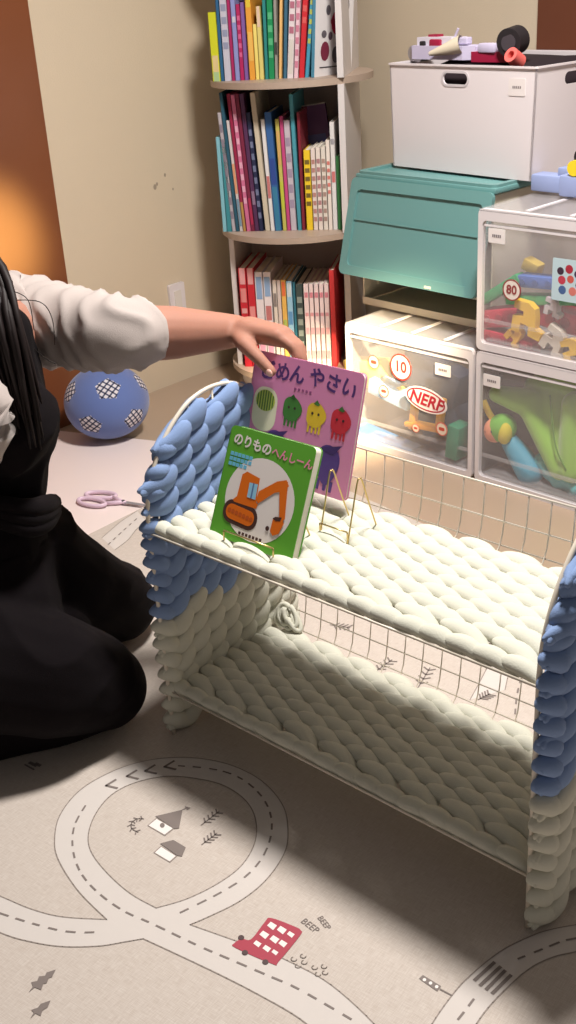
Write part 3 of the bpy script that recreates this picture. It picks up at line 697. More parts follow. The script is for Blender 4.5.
pk = book(308, 312.6, 284, ZC, (232, 212, 212), 'white and pink striped volume, one of a matching set on the bottom shelf', 0, ((.84, .9, (200, 90, 110)), (.62, .66, (206, 120, 130)), (.4, .48, (214, 140, 150)), (.1, .2, (206, 120, 130))), ybase=376, depth=.19, group='matching white and pink volumes on the bottom shelf')
for k in range(1, 5):
    t = pk.copy(); COL.objects.link(t); t.matrix_world = pk.matrix_world @ T(.0142 * k, 0, 0)
    for ch in pk.children:
        q = ch.copy(); COL.objects.link(q); q.parent = t

# ------------------------------------------------------------------ storage drawers and boxes
def BM(s, bk_, z): return frame(A + bd * s + bn * bk_ + Vector((0, 0, z)), bd, bn)
def drawer(label, s0, w, z0, h, d=.42, bk_=0, extra=None):
    """clear stacking drawer: frosted case with ribs on its top, clear front with a lip"""
    t = thing('storage_drawer', label, 'storage drawer', BM(s0, bk_, z0))
    c = MB(); e = .003
    c.box((e, d / 2 + .006, h / 2), (e, d - .012, h - .012), CLEARC); c.box((w - e, d / 2 + .006, h / 2), (e, d - .012, h - .012), CLEARC)
    c.box((w / 2, d - e, h / 2), (w - .01, e, h - .012), CLEARC); 
    c.build('side_walls', t, smooth=False)
    c = MB(); c.box((w / 2, d / 2, h - .004), (w, d, .006), CLEARC, bev=.002); 
    for i in range(1, 4): c.box((w * i / 4, d / 2, h - .0005), (.010, d - .05, .0025), FROST)
    c.build('top_panel', t, smooth=False)
    c = MB(); c.box((w / 2, d / 2, .004), (w - .012, d - .014, .004), CLEARC); c.build('base_panel', t, smooth=False)
    r = MB(); r.fill([rrect(w, h, .012, 4, w / 2, h / 2), rrect(w - .022, h - .040, .010, 4, w / 2, h / 2 - .004)], .012, FROST, frame((0, .006, 0), (1, 0, 0), (0, 0, 1), (0, -1, 0)))
    r.build('front_rim', t, smooth=False)
    f = MB(); f.box((w / 2, .003, h / 2 - .004), (w - .024, .003, h - .042), CLEARF)
    f.box((w / 2, .010, .066), (w - .03, .008, .006), CLEARC); f.box((w / 2, .0045, h - .034), (w - .03, .007, .004), FROST)
    f.box((w / 2, .03 , .022), (w - .04, .05, .004), CLEARC)
    f.build('drawer_front', t, smooth=False)
    return t
FM = frame((0, -.0008, 0), (1, 0, 0), (0, 0, 1), (0, -1, 0))    # local plane of a drawer's front
def label_tag(t, x, z, w=.045, h=.028, txt=True):
    b_ = MB(); b_.fill([rrect(w, h, .002, 3, x, z)], .001, cm(238, 232, 230), FM)
    for i in range(5): b_.box((x - w * .22 + i * w * .11, -.0016, z), (w * .075, .0004, h * .2), cm(120, 112, 116))
    b_.build('paper_label', t, smooth=False)
def round_sticker(t, x, z, r, txt, col=(196, 60, 50)):
    b_ = MB(); b_.fill([circ(r, 28, x, z)], .001, cm(236, 226, 216), FM)
    b_.fill([circ(r, 28, x, z), circ(r * .88, 28, x, z)], .0014, cm(*col), FM)
    b_.text(txt, r * 1.15, cm(*col), FM @ T(x, z, .0012), bold=r * .03)
    b_.build('round_sticker', t, smooth=False)
LBW, RBW = .388, .42
d1 = drawer('clear drawer on the floor below the teal box, packed with toys, logo on its front', -.045, LBW, 0, .315)
d2 = drawer('lower clear drawer at right holding the green plush toy', .352, RBW, 0, .316)
d3 = drawer('upper clear drawer at right with building pieces and a picture card', .351, RBW, .3195, .307)
def sx(px, py, bk_=0.0):
    p = onp(px, py, A + bn * bk_, bn) - A; return p.dot(bd), p.z
def local(px, py, s0, z0, bk_=0.0):
    a, z_ = sx(px, py, bk_); return a - s0, z_ - z0
x, z_ = local(443, 370, -.045, 0); label_tag(d1, x, z_)
x, z_ = local(401, 367, -.045, 0); round_sticker(d1, x, z_, .033, '10')
for px, py, r_ in ((374, 362, .018), (384, 391, .016), (416, 428, .011), (442, 429, .017)):
    x, z_ = local(px, py, -.045, 0)
    b_ = MB(); b_.fill([circ(r_, 20, x, z_)], .001, cm(236, 220, 200), FM); b_.fill([circ(r_, 20, x, z_), circ(r_ * .85, 20, x, z_)], .0014, cm(214, 110, 90), FM)
    b_.fill([rrect(r_, r_ * .5, r_ * .2, 2, x, z_)], .0014, cm(206, 80, 60), FM); b_.build('round_sticker', d1, smooth=False)
x, z_ = local(426, 400, -.045, 0)
b_ = MB(); sk = Matrix.Rotation(R(-6), 4, 'Z')
b_.fill([circ(.064, 36, ry=.030)], .001, cm(226, 218, 218), FM @ T(x, z_, 0) @ sk)
b_.fill([circ(.058, 36, ry=.0265), circ(.054, 36, ry=.023)], .0014, cm(160, 30, 50), FM @ T(x, z_, 0) @ sk)
b_.text('NERF', .042, cm(168, 26, 48), FM @ T(x, z_ - .001, .0012) @ sk, shear=.25, bold=.0012)
b_.build('logo_sticker', d1, smooth=False)
x, z_ = local(492, 381, .352, 0); label_tag(d2, x, z_)
x, z_ = local(497, 236, .351, .3195); label_tag(d3, x, z_, .042, .030)
x, z_ = local(512, 290, .351, .3195); round_sticker(d3, x, z_, .023, '80', (150, 60, 60))
x, z_ = local(569, 281, .351, .3195)
b_ = MB(); b_.fill([rrect(.078, .086, .003, 3, x, z_)], .001, cm(190, 214, 222), FM)
for dx, dz, r_, col in ((-.02, .018, .008, (60, 40, 60)), (0, .024, .009, (170, 40, 60)), (.02, .016, .008, (60, 44, 80)), (-.016, 0, .009, (190, 60, 80)), (.004, .004, .008, (200, 90, 80)), (-.014, -.02, .009, (70, 100, 150)), (.01, -.02, .009, (210, 120, 110)), (.024, -.006, .008, (70, 60, 90))):
    b_.fill([circ(r_, 12, x + dx, z_ + dz)], .0014, cm(*col), FM)
b_.build('picture_card', d3, smooth=False)

# teal lidded box on the left drawer
tz = .3185
d2 = Vector((math.cos(-.90), math.sin(-.90), 0)); n2 = Vector((-d2.y, d2.x, 0))
pt_ = onz(357, 176, tz + .318); d2t = Vector((math.cos(-.85), math.sin(-.85), 0)); M2t = frame(Vector((pt_.x, pt_.y, tz)), d2t, Vector((-d2t.y, d2t.x, 0)))
tb = thing('flap_box', 'cream storage box with teal lid and hanging teal front flap, on the left drawer', 'storage box', M2t)
bw, bdp, bh = .420, .43, .318
c = MB()
c.box((bw / 2, .004, .010), (bw - .012, .004, .018), CREAM); c.box((bw / 2, bdp - .004, bh / 2), (bw - .012, .004, bh - .01), CREAM)
for x in (.008, bw - .008): c.box((x, bdp / 2, bh / 2), (.004, bdp - .01, bh - .02), CREAM)
c.box((bw / 2, bdp / 2, .004), (bw - .012, bdp - .01, .006), CREAM)
c.build('body', tb, smooth=False)
c = MB(); c.box((bw / 2, bdp / 2, bh), (bw + .006, bdp + .006, .014), TEAL, bev=.004)
c.fill([rrect(bw, bdp, .015, 4, bw / 2, bdp / 2), rrect(bw - .03, bdp - .03, .012, 4, bw / 2, bdp / 2)], .008, TEAL, T(0, 0, bh + .009))
c.build('lid', tb)
# the flap hangs from the front edge of the lid and swings outwards at the bottom
fl_h = .232; swing = R(15)
Mf = T(0, -.004, bh - .002) @ Matrix.Rotation(-swing, 4, 'X')
c = MB(); Fx = Mf @ frame((0, 0, -fl_h), (1, 0, 0), (0, 0, 1), (0, -1, 0))
pts = rrect(bw + .01, fl_h, .014, 4, bw / 2, fl_h / 2)
c.fill([pts], .005, TEAL, Fx)
c.fill([pts, rrect(bw - .035, fl_h - .05, .012, 4, bw / 2, fl_h / 2 - .002)], .006, TEAL, Fx @ T(0, 0, .005))
c.box((bw / 2, -.0045, -fl_h * .42), (bw - .04, .003, .004), TEAL, Mf)
c.build('front_flap', tb, smooth=False)
c = MB(); c.fill([rrect(bw + .006, .008, .003, 3, bw / 2, .003)], .007, CREAM, Fx @ T(0, 0, -.006)); c.box((bw * .68, -.006, -fl_h + .006), (.02, .006, .006), CREAM, Mf); c.build('flap_edge', tb, smooth=False)

# white open box on the lid
zt = tz + bh + .0135
pt_ = onz(393.5, 165.5, zt); MWB = frame(Vector((pt_.x, pt_.y, zt)), d2, n2)
wb = thing('open_storage_box', 'white open storage box with oval grip holes, on top of the teal lid', 'storage box', MWB)
ww, wdp, wh = .425, .37, .234
def tap(x, z_): return x + (x - ww / 2) * .035 * (z_ / wh)
c = MB()
front = [(tap(0, 0), 0), (tap(ww, 0), 0), (tap(ww, wh), wh), (tap(0, wh), wh)]
c.fill([front, rrect(.074, .024, .0115, 5, ww * .475, wh - .028)], .004, WHITEP, frame((0, .002, 0), (1, 0, 0), (0, 0, 1), (0, -1, 0)))
c.fill([front, rrect(.074, .024, .0115, 5, ww * .475, wh - .028)], .004, WHITEP, frame((0, wdp - .002, 0), (1, 0, 0), (0, 0, 1), (0, -1, 0)))
for x in (0, ww):
    sl = .035 / 2 * ww / wh * (1 if x else -1)
    Ms = frame((x + (-.002 if x else .002), 0, 0), (0, 1, 0), (sl, 0, 1), (1, 0, 0))
    c.fill([[(0, 0), (wdp, 0), (wdp, wh), (0, wh)], rrect(.10, .026, .012, 5, wdp * .40, wh - .030)], .004, WHITEP, Ms)
c.box((ww / 2, wdp / 2, .003), (ww - .002, wdp - .002, .004), WHITEP)
c.build('shell', wb, smooth=False)
c = MB(); x0, x1 = tap(0, wh) - .004, tap(ww, wh) + .004
c.fill([rrect(x1 - x0, wdp + .008, .006, 3, (x0 + x1) / 2, wdp / 2), rrect(x1 - x0 - .014, wdp - .006, .005, 3, (x0 + x1) / 2, wdp / 2)], .004, WHITEP, T(0, 0, wh))
c.build('rim', wb, smooth=False)
c = MB()
c.fill([rrect(.084, .034, .0165, 6, ww * .475, wh - .028), rrect(.074, .024, .0115, 5, ww * .475, wh - .028)], .0012, cm(205, 198, 202), FM)
c.build('grip_surround', wb, smooth=False)
c = MB(); c.fill([rrect(.046, .036, .003, 3, ww - .044, wh - .040)], .001, cm(228, 220, 218), FM)
for i in range(5): c.box((ww - .054 + i * .005, -.0016, wh - .040), (.003, .0004, .005), cm(130, 120, 120))
c.build('paper_label', wb, smooth=False)
WBM = MWB
def toy(name, label, cat, M): return thing(name, label, cat, M)
LAV = cm(206, 198, 224); CRI = cm(158, 24, 62); BLK = cm(34, 30, 34, .6); SAL = cm(232, 110, 104); STEEL = cm(170, 168, 176, .3, metal=.6)
# added filler lifts the toys; its dark colour paints the shade inside the box
o = thing('dark_filler', 'dark filler in the white box under the toys, inner shade put into its colour', 'bag', WBM @ T(ww / 2, wdp / 2, .006))
b_ = MB()
nseg = 24
bm = bmesh.new(); bmesh.ops.create_uvsphere(bm, u_segments=32, v_segments=18, radius=1)
for v in bm.verts:
    n_ = noise.noise(v.co * 2.2) * .1
    sgn = lambda a: (1 if a > 0 else -1) * abs(a) ** .45
    v.co = Vector((sgn(v.co.x) * (ww / 2 - .012), sgn(v.co.y) * (wdp / 2 - .012), (sgn(v.co.z) * .5 + .5) * (.232 + n_ * .1)))
b_.bm(bm, cm(30, 16, 24, .9)); b_.build('added_shade_filler', o, smooth='all')  # dark colour stands for the shade seen through the grip holes
# toy vehicle
tv = toy('toy_spaceship', 'white and lavender toy ship with crimson window, left in the white box', 'toy', WBM @ T(.012, .055, .240))
b_ = MB()
b_.prism([(0, 0), (.16, .0), (.19, .012), (.17, .05), (.05, .055), (.0, .04)], 0, .03, LAV); b_.prism([(.01, .008), (.12, .008), (.14, .04), (.03, .045)], .03, .048, cm(224, 218, 230))
b_.box((.19, .03, .02), (.07, .03, .022), LAV, bev=.004); b_.box((.15, .02, .040), (.03, .02, .016), LAV, bev=.003); b_.tube([(.12, .02, .048), (.13, .02, .066)], .003, LAV)
b_.build('hull', tv, smooth=False)
b_ = MB(); b_.box((.072, .006, .032), (.036, .010, .024), CRI, bev=.004); b_.box((.05, .03, .05), (.03, .02, .006), CRI); b_.build('window', tv)
b_ = MB(); b_.box((.032, .004, .034), (.016, .008, .012), BLK, bev=.003); b_.build('vent', tv)
b_ = MB(); b_.cyl((-.005, .01, .012), (-.005, .04, .012), .018, STEEL); b_.cyl((.012, .008, .006), (.012, .035, .006), .014, STEEL); b_.build('thruster', tv)
rt_ = toy('paper_roll', 'cream rolled paper cone lying across the toys in the white box', 'paper roll', WBM @ T(.130, .050, .250))
b_ = MB(); P_ = [(-.045, -.01, .004), (.0, .0, .014), (.035, .012, .024)]
b_.tube(P_, [.005, .014, .021], cm(226, 214, 190), 18, caps=False); b_.tube(P_, [.0035, .0125, .0195], cm(200, 188, 168), 18, caps=False); b_.build('cone', rt_, smooth='all')
rc = toy('toy_racer', 'crimson and lavender toy racer with a black wheel, right of the paper roll', 'toy', WBM @ T(.195, .060, .236))
b_ = MB(); b_.prism([(0, 0), (.1, .006), (.11, .04), (.01, .035)], 0, .022, CRI); b_.box((.045, .01, .03), (.05, .024, .02), LAV, bev=.004); b_.box((.095, .008, .034), (.03, .012, .03), CRI, bev=.004); b_.build('body', rc)
b_ = MB(); b_.cyl((.115, -.008, .042), (.108, .032, .046), .030, BLK, 28); b_.cyl((.1155, -.0095, .042), (.115, -.006, .042), .018, cm(70, 64, 70), 20); b_.build('wheel', rc)
rg = toy('toy_dart', 'salmon pink foam tube sticking up at the right of the white box', 'toy', WBM @ T(ww - .085, .040, .236))
b_ = MB(); Mr = Matrix.Rotation(R(60), 4, 'X'); b_.fill([circ(.0165, 24), circ(.0085, 20)], .035, SAL, T(0, 0, .012) @ Mr); b_.fill([circ(.009, 20)], .004, CRI, T(0, .0, .006) @ Mr); b_.build('tube', rg)
# things in the drawers
def BMl(px, py, dep, rot=0, tilt=0, dz=0):
    p = onp(px, py, A + bn * dep, bn) + Vector((0, 0, dz)); return frame(p, bd, bn) @ Matrix.Rotation(R(tilt), 4, 'Y') @ Matrix.Rotation(R(rot), 4, 'Z')
def blockbox(name, label, px, py, dep, dims, col, tilt=0, rot=0, bev=.004, cat='toy', holes=0):
    t = thing(name, label, cat, BMl(px, py, dep, rot, tilt)); b_ = MB(); b_.box((0, 0, 0), dims, cm(*col), bev=bev); b_.build('block', t)
    if holes:
        b_ = MB()
        for i in range(holes): b_.cyl((dims[0] * ((i + .5) / holes - .5), -dims[1] / 2 - .003, 0), (dims[0] * ((i + .5) / holes - .5), -dims[1] / 2 + .001, 0), dims[2] * .25, cm(*[int(v * .85) for v in col]), 12)
        b_.build('stud', t)
    return t
# upper right drawer
blockbox('toy_ramp', 'green toy ramp slab slanting up in the upper right drawer', 502, 289, .035, (.12, .03, .022), (42, 160, 100), tilt=-34)
blockbox('toy_track', 'long green toy track piece lying level in the upper right drawer', 548, 299, .045, (.20, .03, .022), (56, 168, 104), tilt=-8)
blockbox('toy_block', 'blue toy block above the green track in the upper right drawer', 540, 281, .04, (.095, .035, .026), (72, 112, 188), tilt=-4, holes=3)
blockbox('toy_block', 'long red toy block at left on the base of the upper right drawer', 512, 341, .045, (.13, .04, .034), (206, 34, 66), tilt=4, holes=4)
blockbox('toy_block', 'red toy block in the middle left of the upper right drawer', 506, 316, .05, (.10, .05, .040), (200, 40, 70), tilt=-12, holes=3)
blockbox('toy_block', 'red toy block behind the yellow piece in the upper right drawer', 564, 318, .065, (.15, .05, .046), (206, 40, 72), tilt=6, holes=4)
blockbox('toy_block', 'small yellow toy block high in the upper right drawer', 533, 266, .08, (.04, .03, .026), (220, 190, 90), tilt=20)
def jag(name, label, px, py, dep, s_, col, rot=0):
    t = thing(name, label, 'toy', BMl(px, py, dep, 0, 0) @ Matrix.Rotation(R(rot), 4, 'Y')); b_ = MB()
    pts = [(-1, -.9), (-.45, -.9), (-.45, -.3), (.1, -.35), (.15, -.9), (.9, -1), (1, -.55), (.55, -.4), (.5, .1), (.35, .7), (-.1, .95), (-1, .9), (-1, .45), (-.35, .4), (-.3, .1), (-1, .0)]
    b_.prism([(x * s_, y * s_) for x, y in pts], -.009, .009, cm(*col), frame((0, 0, 0), (1, 0, 0), (0, 0, 1), (0, -1, 0))); b_.build('piece', t, smooth=False); return t
jag('toy_puzzle_piece', 'big yellow interlocking toy piece in the middle of the upper right drawer', 530, 319, .020, .038, (244, 196, 40), 8)
jag('toy_puzzle_piece', 'small yellow interlocking toy piece low in the upper right drawer', 517, 336, .024, .022, (238, 180, 44), 40)
jag('toy_puzzle_piece', 'white interlocking toy piece low at right in the upper right drawer', 557, 342, .020, .031, (214, 204, 190), 30)
jag('toy_puzzle_piece', 'yellow interlocking toy piece at the lower right corner of the upper drawer', 576, 350, .020, .028, (236, 190, 50), -20)
jag('toy_puzzle_piece', 'pale grey interlocking toy piece under the picture card', 555, 307, .03, .02, (206, 196, 200), 10)
# lower right drawer : plush and doll
def blob_mesh(caps, voxel, smooth_it=4, disp=0, dscale=10):
    bm = bmesh.new()
    for p0_, r0, p1_, r1 in caps:
        p0_, p1_ = Vector(p0_), Vector(p1_); d = p1_ - p0_; L = d.length; 
        q = d.to_track_quat('Z', 'Y').to_matrix() if L > 1e-6 else Matrix.Identity(3)
        rings = []; N = 16
        prof = []
        for i in range(7): a = -PI / 2 + PI / 2 * i / 6; prof.append((r0 * math.cos(a), r0 * math.sin(a)))
        for i in range(7): a = PI / 2 * i / 6; prof.append((r1 * math.cos(a), L + r1 * math.sin(a)))
        for pr_, pz in prof:
            rings.append([bm.verts.new(p0_ + q @ Vector((pr_ * math.cos(2 * PI * j / N), pr_ * math.sin(2 * PI * j / N), pz))) for j in range(N)])
        for i in range(len(rings) - 1):
            for j in range(N): bm.faces.new((rings[i][j], rings[i][(j + 1) % N], rings[i + 1][(j + 1) % N], rings[i + 1][j]))
    bmesh.ops.remove_doubles(bm, verts=bm.verts[:], dist=1e-6)
    me = bpy.data.meshes.new('tmpb'); bm.to_mesh(me); bm.free()
    o = bpy.data.objects.new('tmpb', me); COL.objects.link(o)
    rm = o.modifiers.new('r', 'REMESH'); rm.mode = 'VOXEL'; rm.voxel_size = voxel; rm.adaptivity = 0; rm.use_smooth_shade = True
    if smooth_it: sm = o.modifiers.new('s', 'SMOOTH'); sm.factor = .6; sm.iterations = smooth_it
    dg = bpy.context.evaluated_depsgraph_get(); dg.update()
    out = bpy.data.meshes.new_from_object(o.evaluated_get(dg)); bpy.data.objects.remove(o); bpy.data.meshes.remove(me)
    return out
def blob(name, caps, voxel, mt, parent=None, smooth_it=4, fn=None):
    me = blob_mesh(caps, voxel, smooth_it); me.name = name; me.materials.clear(); me.materials.append(mt)
    if fn:
        ns = [v.normal.copy() for v in me.vertices]
        for v, n_ in zip(me.vertices, ns): v.co = fn(v.co.copy(), n_)
        me.update()
    me.polygons.foreach_set('use_smooth', [True] * len(me.polygons))
    o = bpy.data.objects.new(name, me); COL.objects.link(o)
    if parent: o.parent = parent
    return o
PGR = mat('green_plush', (150, 202, 74), .9, sheen=.6, bump=.4, bscale=400)
def bp3(px, py, dep): return onp(px, py, A + bn * dep, bn)
pl = thing('plush_toy', 'lime green plush animal filling the lower right drawer', 'plush toy')
caps = [(bp3(562, 410, .115), .070, bp3(585, 440, .12), .090), (bp3(535, 412, .060), .032, bp3(562, 468, .050), .030), (bp3(497, 394, .045), .020, bp3(530, 403, .062), .034),
        (bp3(535, 385, .10), .024, bp3(576, 386, .11), .035), (bp3(575, 405, .055), .030, bp3(572, 470, .045), .030), (bp3(590, 400, .08), .035, bp3(600, 470, .065), .035)]
blob('plush_body', caps, .005, PGR, pl, 6)
b_ = MB(); b_.tube(smooth_line([bp3(550, 395, .030), bp3(552, 420, .021), bp3(556, 448, .017), bp3(566, 470, .016)], 5), .0018, cm(90, 140, 40)); b_.build('seam', pl, smooth='all')
dl = thing('rag_doll', 'small doll with peach face and yellow-green hood at left in the lower right drawer', 'doll')
fcx = bp3(495, 430, .030)
b_ = MB(); b_.sph(fcx, (.026, .022, .030), cm(238, 156, 120, .7)); o = b_.build('head', dl, smooth='all')
b_ = MB(); b_.sph(fcx + bd * .014 + bn * .008 + Vector((0, 0, .006)), (.034, .026, .034), cm(120, 186, 70, .8)); b_.sph(fcx + bd * .026 + Vector((0, 0, .0)), (.018, .018, .028), cm(226, 206, 60, .8))
b_.tube(smooth_line([fcx + bd * -.002 + Vector((0, 0, .022)), fcx - bd * .018 + Vector((0, 0, .038)), fcx - bd * .034 + Vector((0, 0, .064))], 5), .0075, cm(240, 200, 60, .8)); b_.build('hood', dl, smooth='all')
b_ = MB()
for dx, dz in ((-.010, .0), (.006, .004)): b_.sph(fcx - bn * .021 + bd * dx + Vector((0, 0, dz)), (.003, .002, .0035), BLK)
b_.build('eyes', dl, smooth='all')
blob('dress', [(fcx + bd * .03 + bn * .02 - Vector((0, 0, .03)), .022, fcx + bd * .085 + bn * .02 - Vector((0, 0, .085)), .034)], .004, cm(70, 160, 190, .6), dl)
cb = thing('crumpled_bag', 'shiny teal crumpled bag along the base of the lower right drawer', 'bag')
def crum(co, n_): return co + n_ * (noise.noise(co * 40) * .012)
blob('bag_body', [(bp3(545, 466, .06), .026, bp3(580, 486, .06), .028)], .003, cm(96, 190, 196, .25), cb, 2, crum)
# left drawer contents
blockbox('toy_case', 'orange toy case frame in the left drawer under the logo', 425, 426, .028, (.11, .03, .013), (226, 160, 50), tilt=-4)
for px, lab in ((414, 'left'), (441, 'right')):
    blockbox('toy_post', 'upright orange toy post %s of the pair in the left drawer' % lab, px, 414, .028, (.016, .02, .080), (230, 168, 54), tilt=8)
blockbox('toy_case', 'flat sky blue toy case on the base of the left drawer', 385, 444, .045, (.19, .06, .045), (70, 150, 230), tilt=6)
blockbox('toy_case', 'pale blue toy case in the middle of the left drawer', 394, 392, .05, (.13, .05, .04), (150, 196, 230), tilt=10)
blockbox('toy_case', 'yellow toy case at the upper left of the left drawer', 368, 372, .07, (.12, .05, .07), (236, 206, 110), tilt=-8)
blockbox('toy_case', 'dark navy toy case at the top right of the left drawer', 436, 376, .07, (.17, .06, .085), (40, 56, 88), tilt=14)
blockbox('toy_case', 'dark toy case behind the logo in the left drawer', 444, 412, .075, (.12, .06, .10), (66, 80, 100), tilt=-20)
blockbox('toy_case', 'green toy case in the lower right corner of the left drawer', 458, 440, .03, (.035, .05, .085), (44, 140, 104), tilt=6)
blockbox('toy_block', 'small crimson toy block beside the logo in the left drawer', 408, 400, .05, (.024, .03, .03), (190, 40, 80), tilt=12)
blockbox('toy_block', 'small yellow toy block above the crimson one in the left drawer', 402, 390, .05, (.016, .03, .02), (236, 206, 60), tilt=-12)
# light blue toy on the upper drawer
tg = thing('toy_blaster', 'light blue toy blaster with yellow and black knob on the right drawers', 'toy', frame(onz(535, 190, .630) - bn * .02 + bd * .01, bd, bn))
b_ = MB(); LB = cm(150, 164, 206); b_.box((.03, .02, .020), (.075, .045, .036), LB, bev=.004); b_.box((.13, .0, .024), (.10, .055, .044), LB, bev=.004); b_.box((.08, .02, .045), (.05, .03, .02), LB, bev=.003); b_.box((.24, .0, .03), (.12, .05, .05), LB, bev=.006); b_.build('body', tg)
b_ = MB(); b_.cyl((.115, -.028, .062), (.115, .012, .062), .016, cm(236, 206, 40)); b_.build('knob', tg)
b_ = MB(); b_.cyl((.108, .014, .078), (.108, .04, .078), .020, BLK); b_.build('black_cap', tg)

# ------------------------------------------------------------------ ball and scissors
BALL = mat('ball_felt', (92, 112, 168), .9, bump=.3, bscale=500, sheen=.3)
pm = bpy.data.materials.new('plaid'); pm.use_nodes = True; nt = pm.node_tree; bs = nt.nodes['Principled BSDF']; bs.inputs['Roughness'].default_value = .9
uvn = nt.nodes.new('ShaderNodeUVMap'); sp = nt.nodes.new('ShaderNodeSeparateXYZ'); nt.links.new(uvn.outputs[0], sp.inputs[0])
acc = []
for ax in (0, 1):
    mm = nt.nodes.new('ShaderNodeMath'); mm.operation = 'MULTIPLY'; mm.inputs[1].default_value = 75; nt.links.new(sp.outputs[ax], mm.inputs[0])
    fr2 = nt.nodes.new('ShaderNodeMath'); fr2.operation = 'FRACT'; nt.links.new(mm.outputs[0], fr2.inputs[0])
    lt = nt.nodes.new('ShaderNodeMath'); lt.operation = 'LESS_THAN'; lt.inputs[1].default_value = .34; nt.links.new(fr2.outputs[0], lt.inputs[0]); acc.append(lt)
ad = nt.nodes.new('ShaderNodeMath'); ad.operation = 'ADD'; nt.links.new(acc[0].outputs[0], ad.inputs[0]); nt.links.new(acc[1].outputs[0], ad.inputs[1])
cr = nt.nodes.new('ShaderNodeValToRGB'); cr.color_ramp.interpolation = 'CONSTANT'; cr.color_ramp.elements[0].color = (*rgb(214, 210, 214), 1); cr.color_ramp.elements[1].position = .75; cr.color_ramp.elements[1].color = (*rgb(28, 30, 46), 1)
e_ = cr.color_ramp.elements.new(.3); e_.color = (*rgb(78, 82, 108), 1)
dv = nt.nodes.new('ShaderNodeMath'); dv.operation = 'MULTIPLY'; dv.inputs[1].default_value = .5; nt.links.new(ad.outputs[0], dv.inputs[0]); nt.links.new(dv.outputs[0], cr.inputs[0]); nt.links.new(cr.outputs[0], bs.inputs['Base Color'])
bc = Vector((-.460, 2.825, .1)); br = .112
bm = bmesh.new(); bmesh.ops.create_icosphere(bm, subdivisions=6, radius=1)
gr = (1 + 5 ** .5) / 2
dirs = [Vector(v).normalized() for v in [(0, s1, s2 * gr) for s1 in (1, -1) for s2 in (1, -1)] + [(s1, s2 * gr, 0) for s1 in (1, -1) for s2 in (1, -1)] + [(s2 * gr, 0, s1) for s1 in (1, -1) for s2 in (1, -1)]]
rotm = Matrix.Rotation(R(14), 3, 'Z') @ Matrix.Rotation(R(-14), 3, 'X')
dirs = [rotm @ (Matrix.Rotation(R(31.7), 3, 'X') @ d) for d in dirs]
uvl = bm.loops.layers.uv.new('UVMap')
for f in bm.faces:
    cdir = f.calc_center_median().normalized(); d = max(dirs, key=lambda q: q.dot(cdir)); an = math.acos(max(-1, min(1, d.dot(cdir))))
    u1 = d.orthogonal().normalized(); v1 = d.cross(u1)
    phi = math.atan2(cdir.dot(v1), cdir.dot(u1)); lim = .31 * (math.cos(PI / 5) / math.cos(((phi % (2 * PI / 5)) - PI / 5)))
    f.material_index = 1 if an < lim else 0; f.smooth = True
    for lp in f.loops: lp[uvl].uv = (lp.vert.co.dot(u1) * br + 5, lp.vert.co.dot(v1) * br + 5)
for v in bm.verts:
    z_ = v.co.z; v.co = Vector((v.co.x * br, v.co.y * br, z_ * br * .87))
me = bpy.data.meshes.new('ball'); bm.to_mesh(me); bm.free(); me.materials.append(BALL); me.materials.append(pm)
bo = bpy.data.objects.new('soft_ball', me); COL.objects.link(bo); bo.location = (bc.x, bc.y, br * .87 + .0015)
tag(bo, 'soft blue felt ball with black and white plaid patches on the floor', 'ball')
LIL = cm(222, 196, 214, .35)
scp = onz(84, 500); scd = (onz(150, 509) - scp); scd.z = 0; scd.normalize()
ss = thing('scissors', 'pair of pale lilac scissors lying on the floor behind the rack', 'scissors', frame(Vector((scp.x, scp.y, .0035)), scd, Vector((-scd.y, scd.x, 0))))
for sg in (1, -1):
    b_ = MB()
    loop = [(.035 + .038 * math.cos(a), sg * .020 + .017 * math.sin(a) + sg * .004 * math.cos(a), .005) for a in [2 * PI * i / 22 for i in range(22)]]
    b_.tube(loop, .0048, LIL, 10, closed=True); b_.tube([(.070, sg * .017, .005), (.095, sg * .006, .005), (.115, -sg * .003, .005)], [.0048, .005, .004], LIL, 10); b_.build('handle', ss, smooth='all')
    b_ = MB(); b_.prism([(.098, sg * .006), (.115, -sg * .002 - .004), (.19, -sg * .004), (.115, -sg * .002 + .006)], .004 + sg * .001, .0058 + sg * .001, STEEL); b_.build('blade', ss, smooth=False)
b_ = MB(); b_.cyl((.108, 0, .001), (.108, 0, .0095), .004, cm(60, 56, 60)); b_.build('pivot', ss)

# ------------------------------------------------------------------ person
per = thing('person', 'person kneeling in black vest and trousers, reaching over to place the pink book', 'person', T(-.58, 1.58, 0))
IM = per.matrix_world.inverted()
def pparent(o):
    o.parent = per; o.matrix_parent_inverse = IM; return o
V = Vector
def at(px, py, Y): return onp(px, py, V((0, Y, 0)), V((0, 1, 0)))
sh = at(24, 322, 1.74); el = at(122, 334, 1.645); wr_ = V((0, 0, 0))
# hand frame: book plane gives where thumb and fingers close
btop = Mp @ V((.030, Hp, 0)); bnrm = Mp.to_3x3() @ V((0, 0, 1)); bx = Mp.to_3x3() @ V((1, 0, 0)); bup = Mp.to_3x3() @ V((0, 1, 0))
def B(x, y, zf): return Mp @ V((x, y, zf))        # point in the book's own frame (z > 0 in front of its cover, z < -.007 behind)
wr_ = B(-.058, Hp + .020, -.010)
palm = B(-.012, Hp + .030, -.016)
cap = []
def chain(pts, rs):
    for i in range(len(pts) - 1): cap.append((pts[i], rs[i], pts[i + 1], rs[i + 1]))
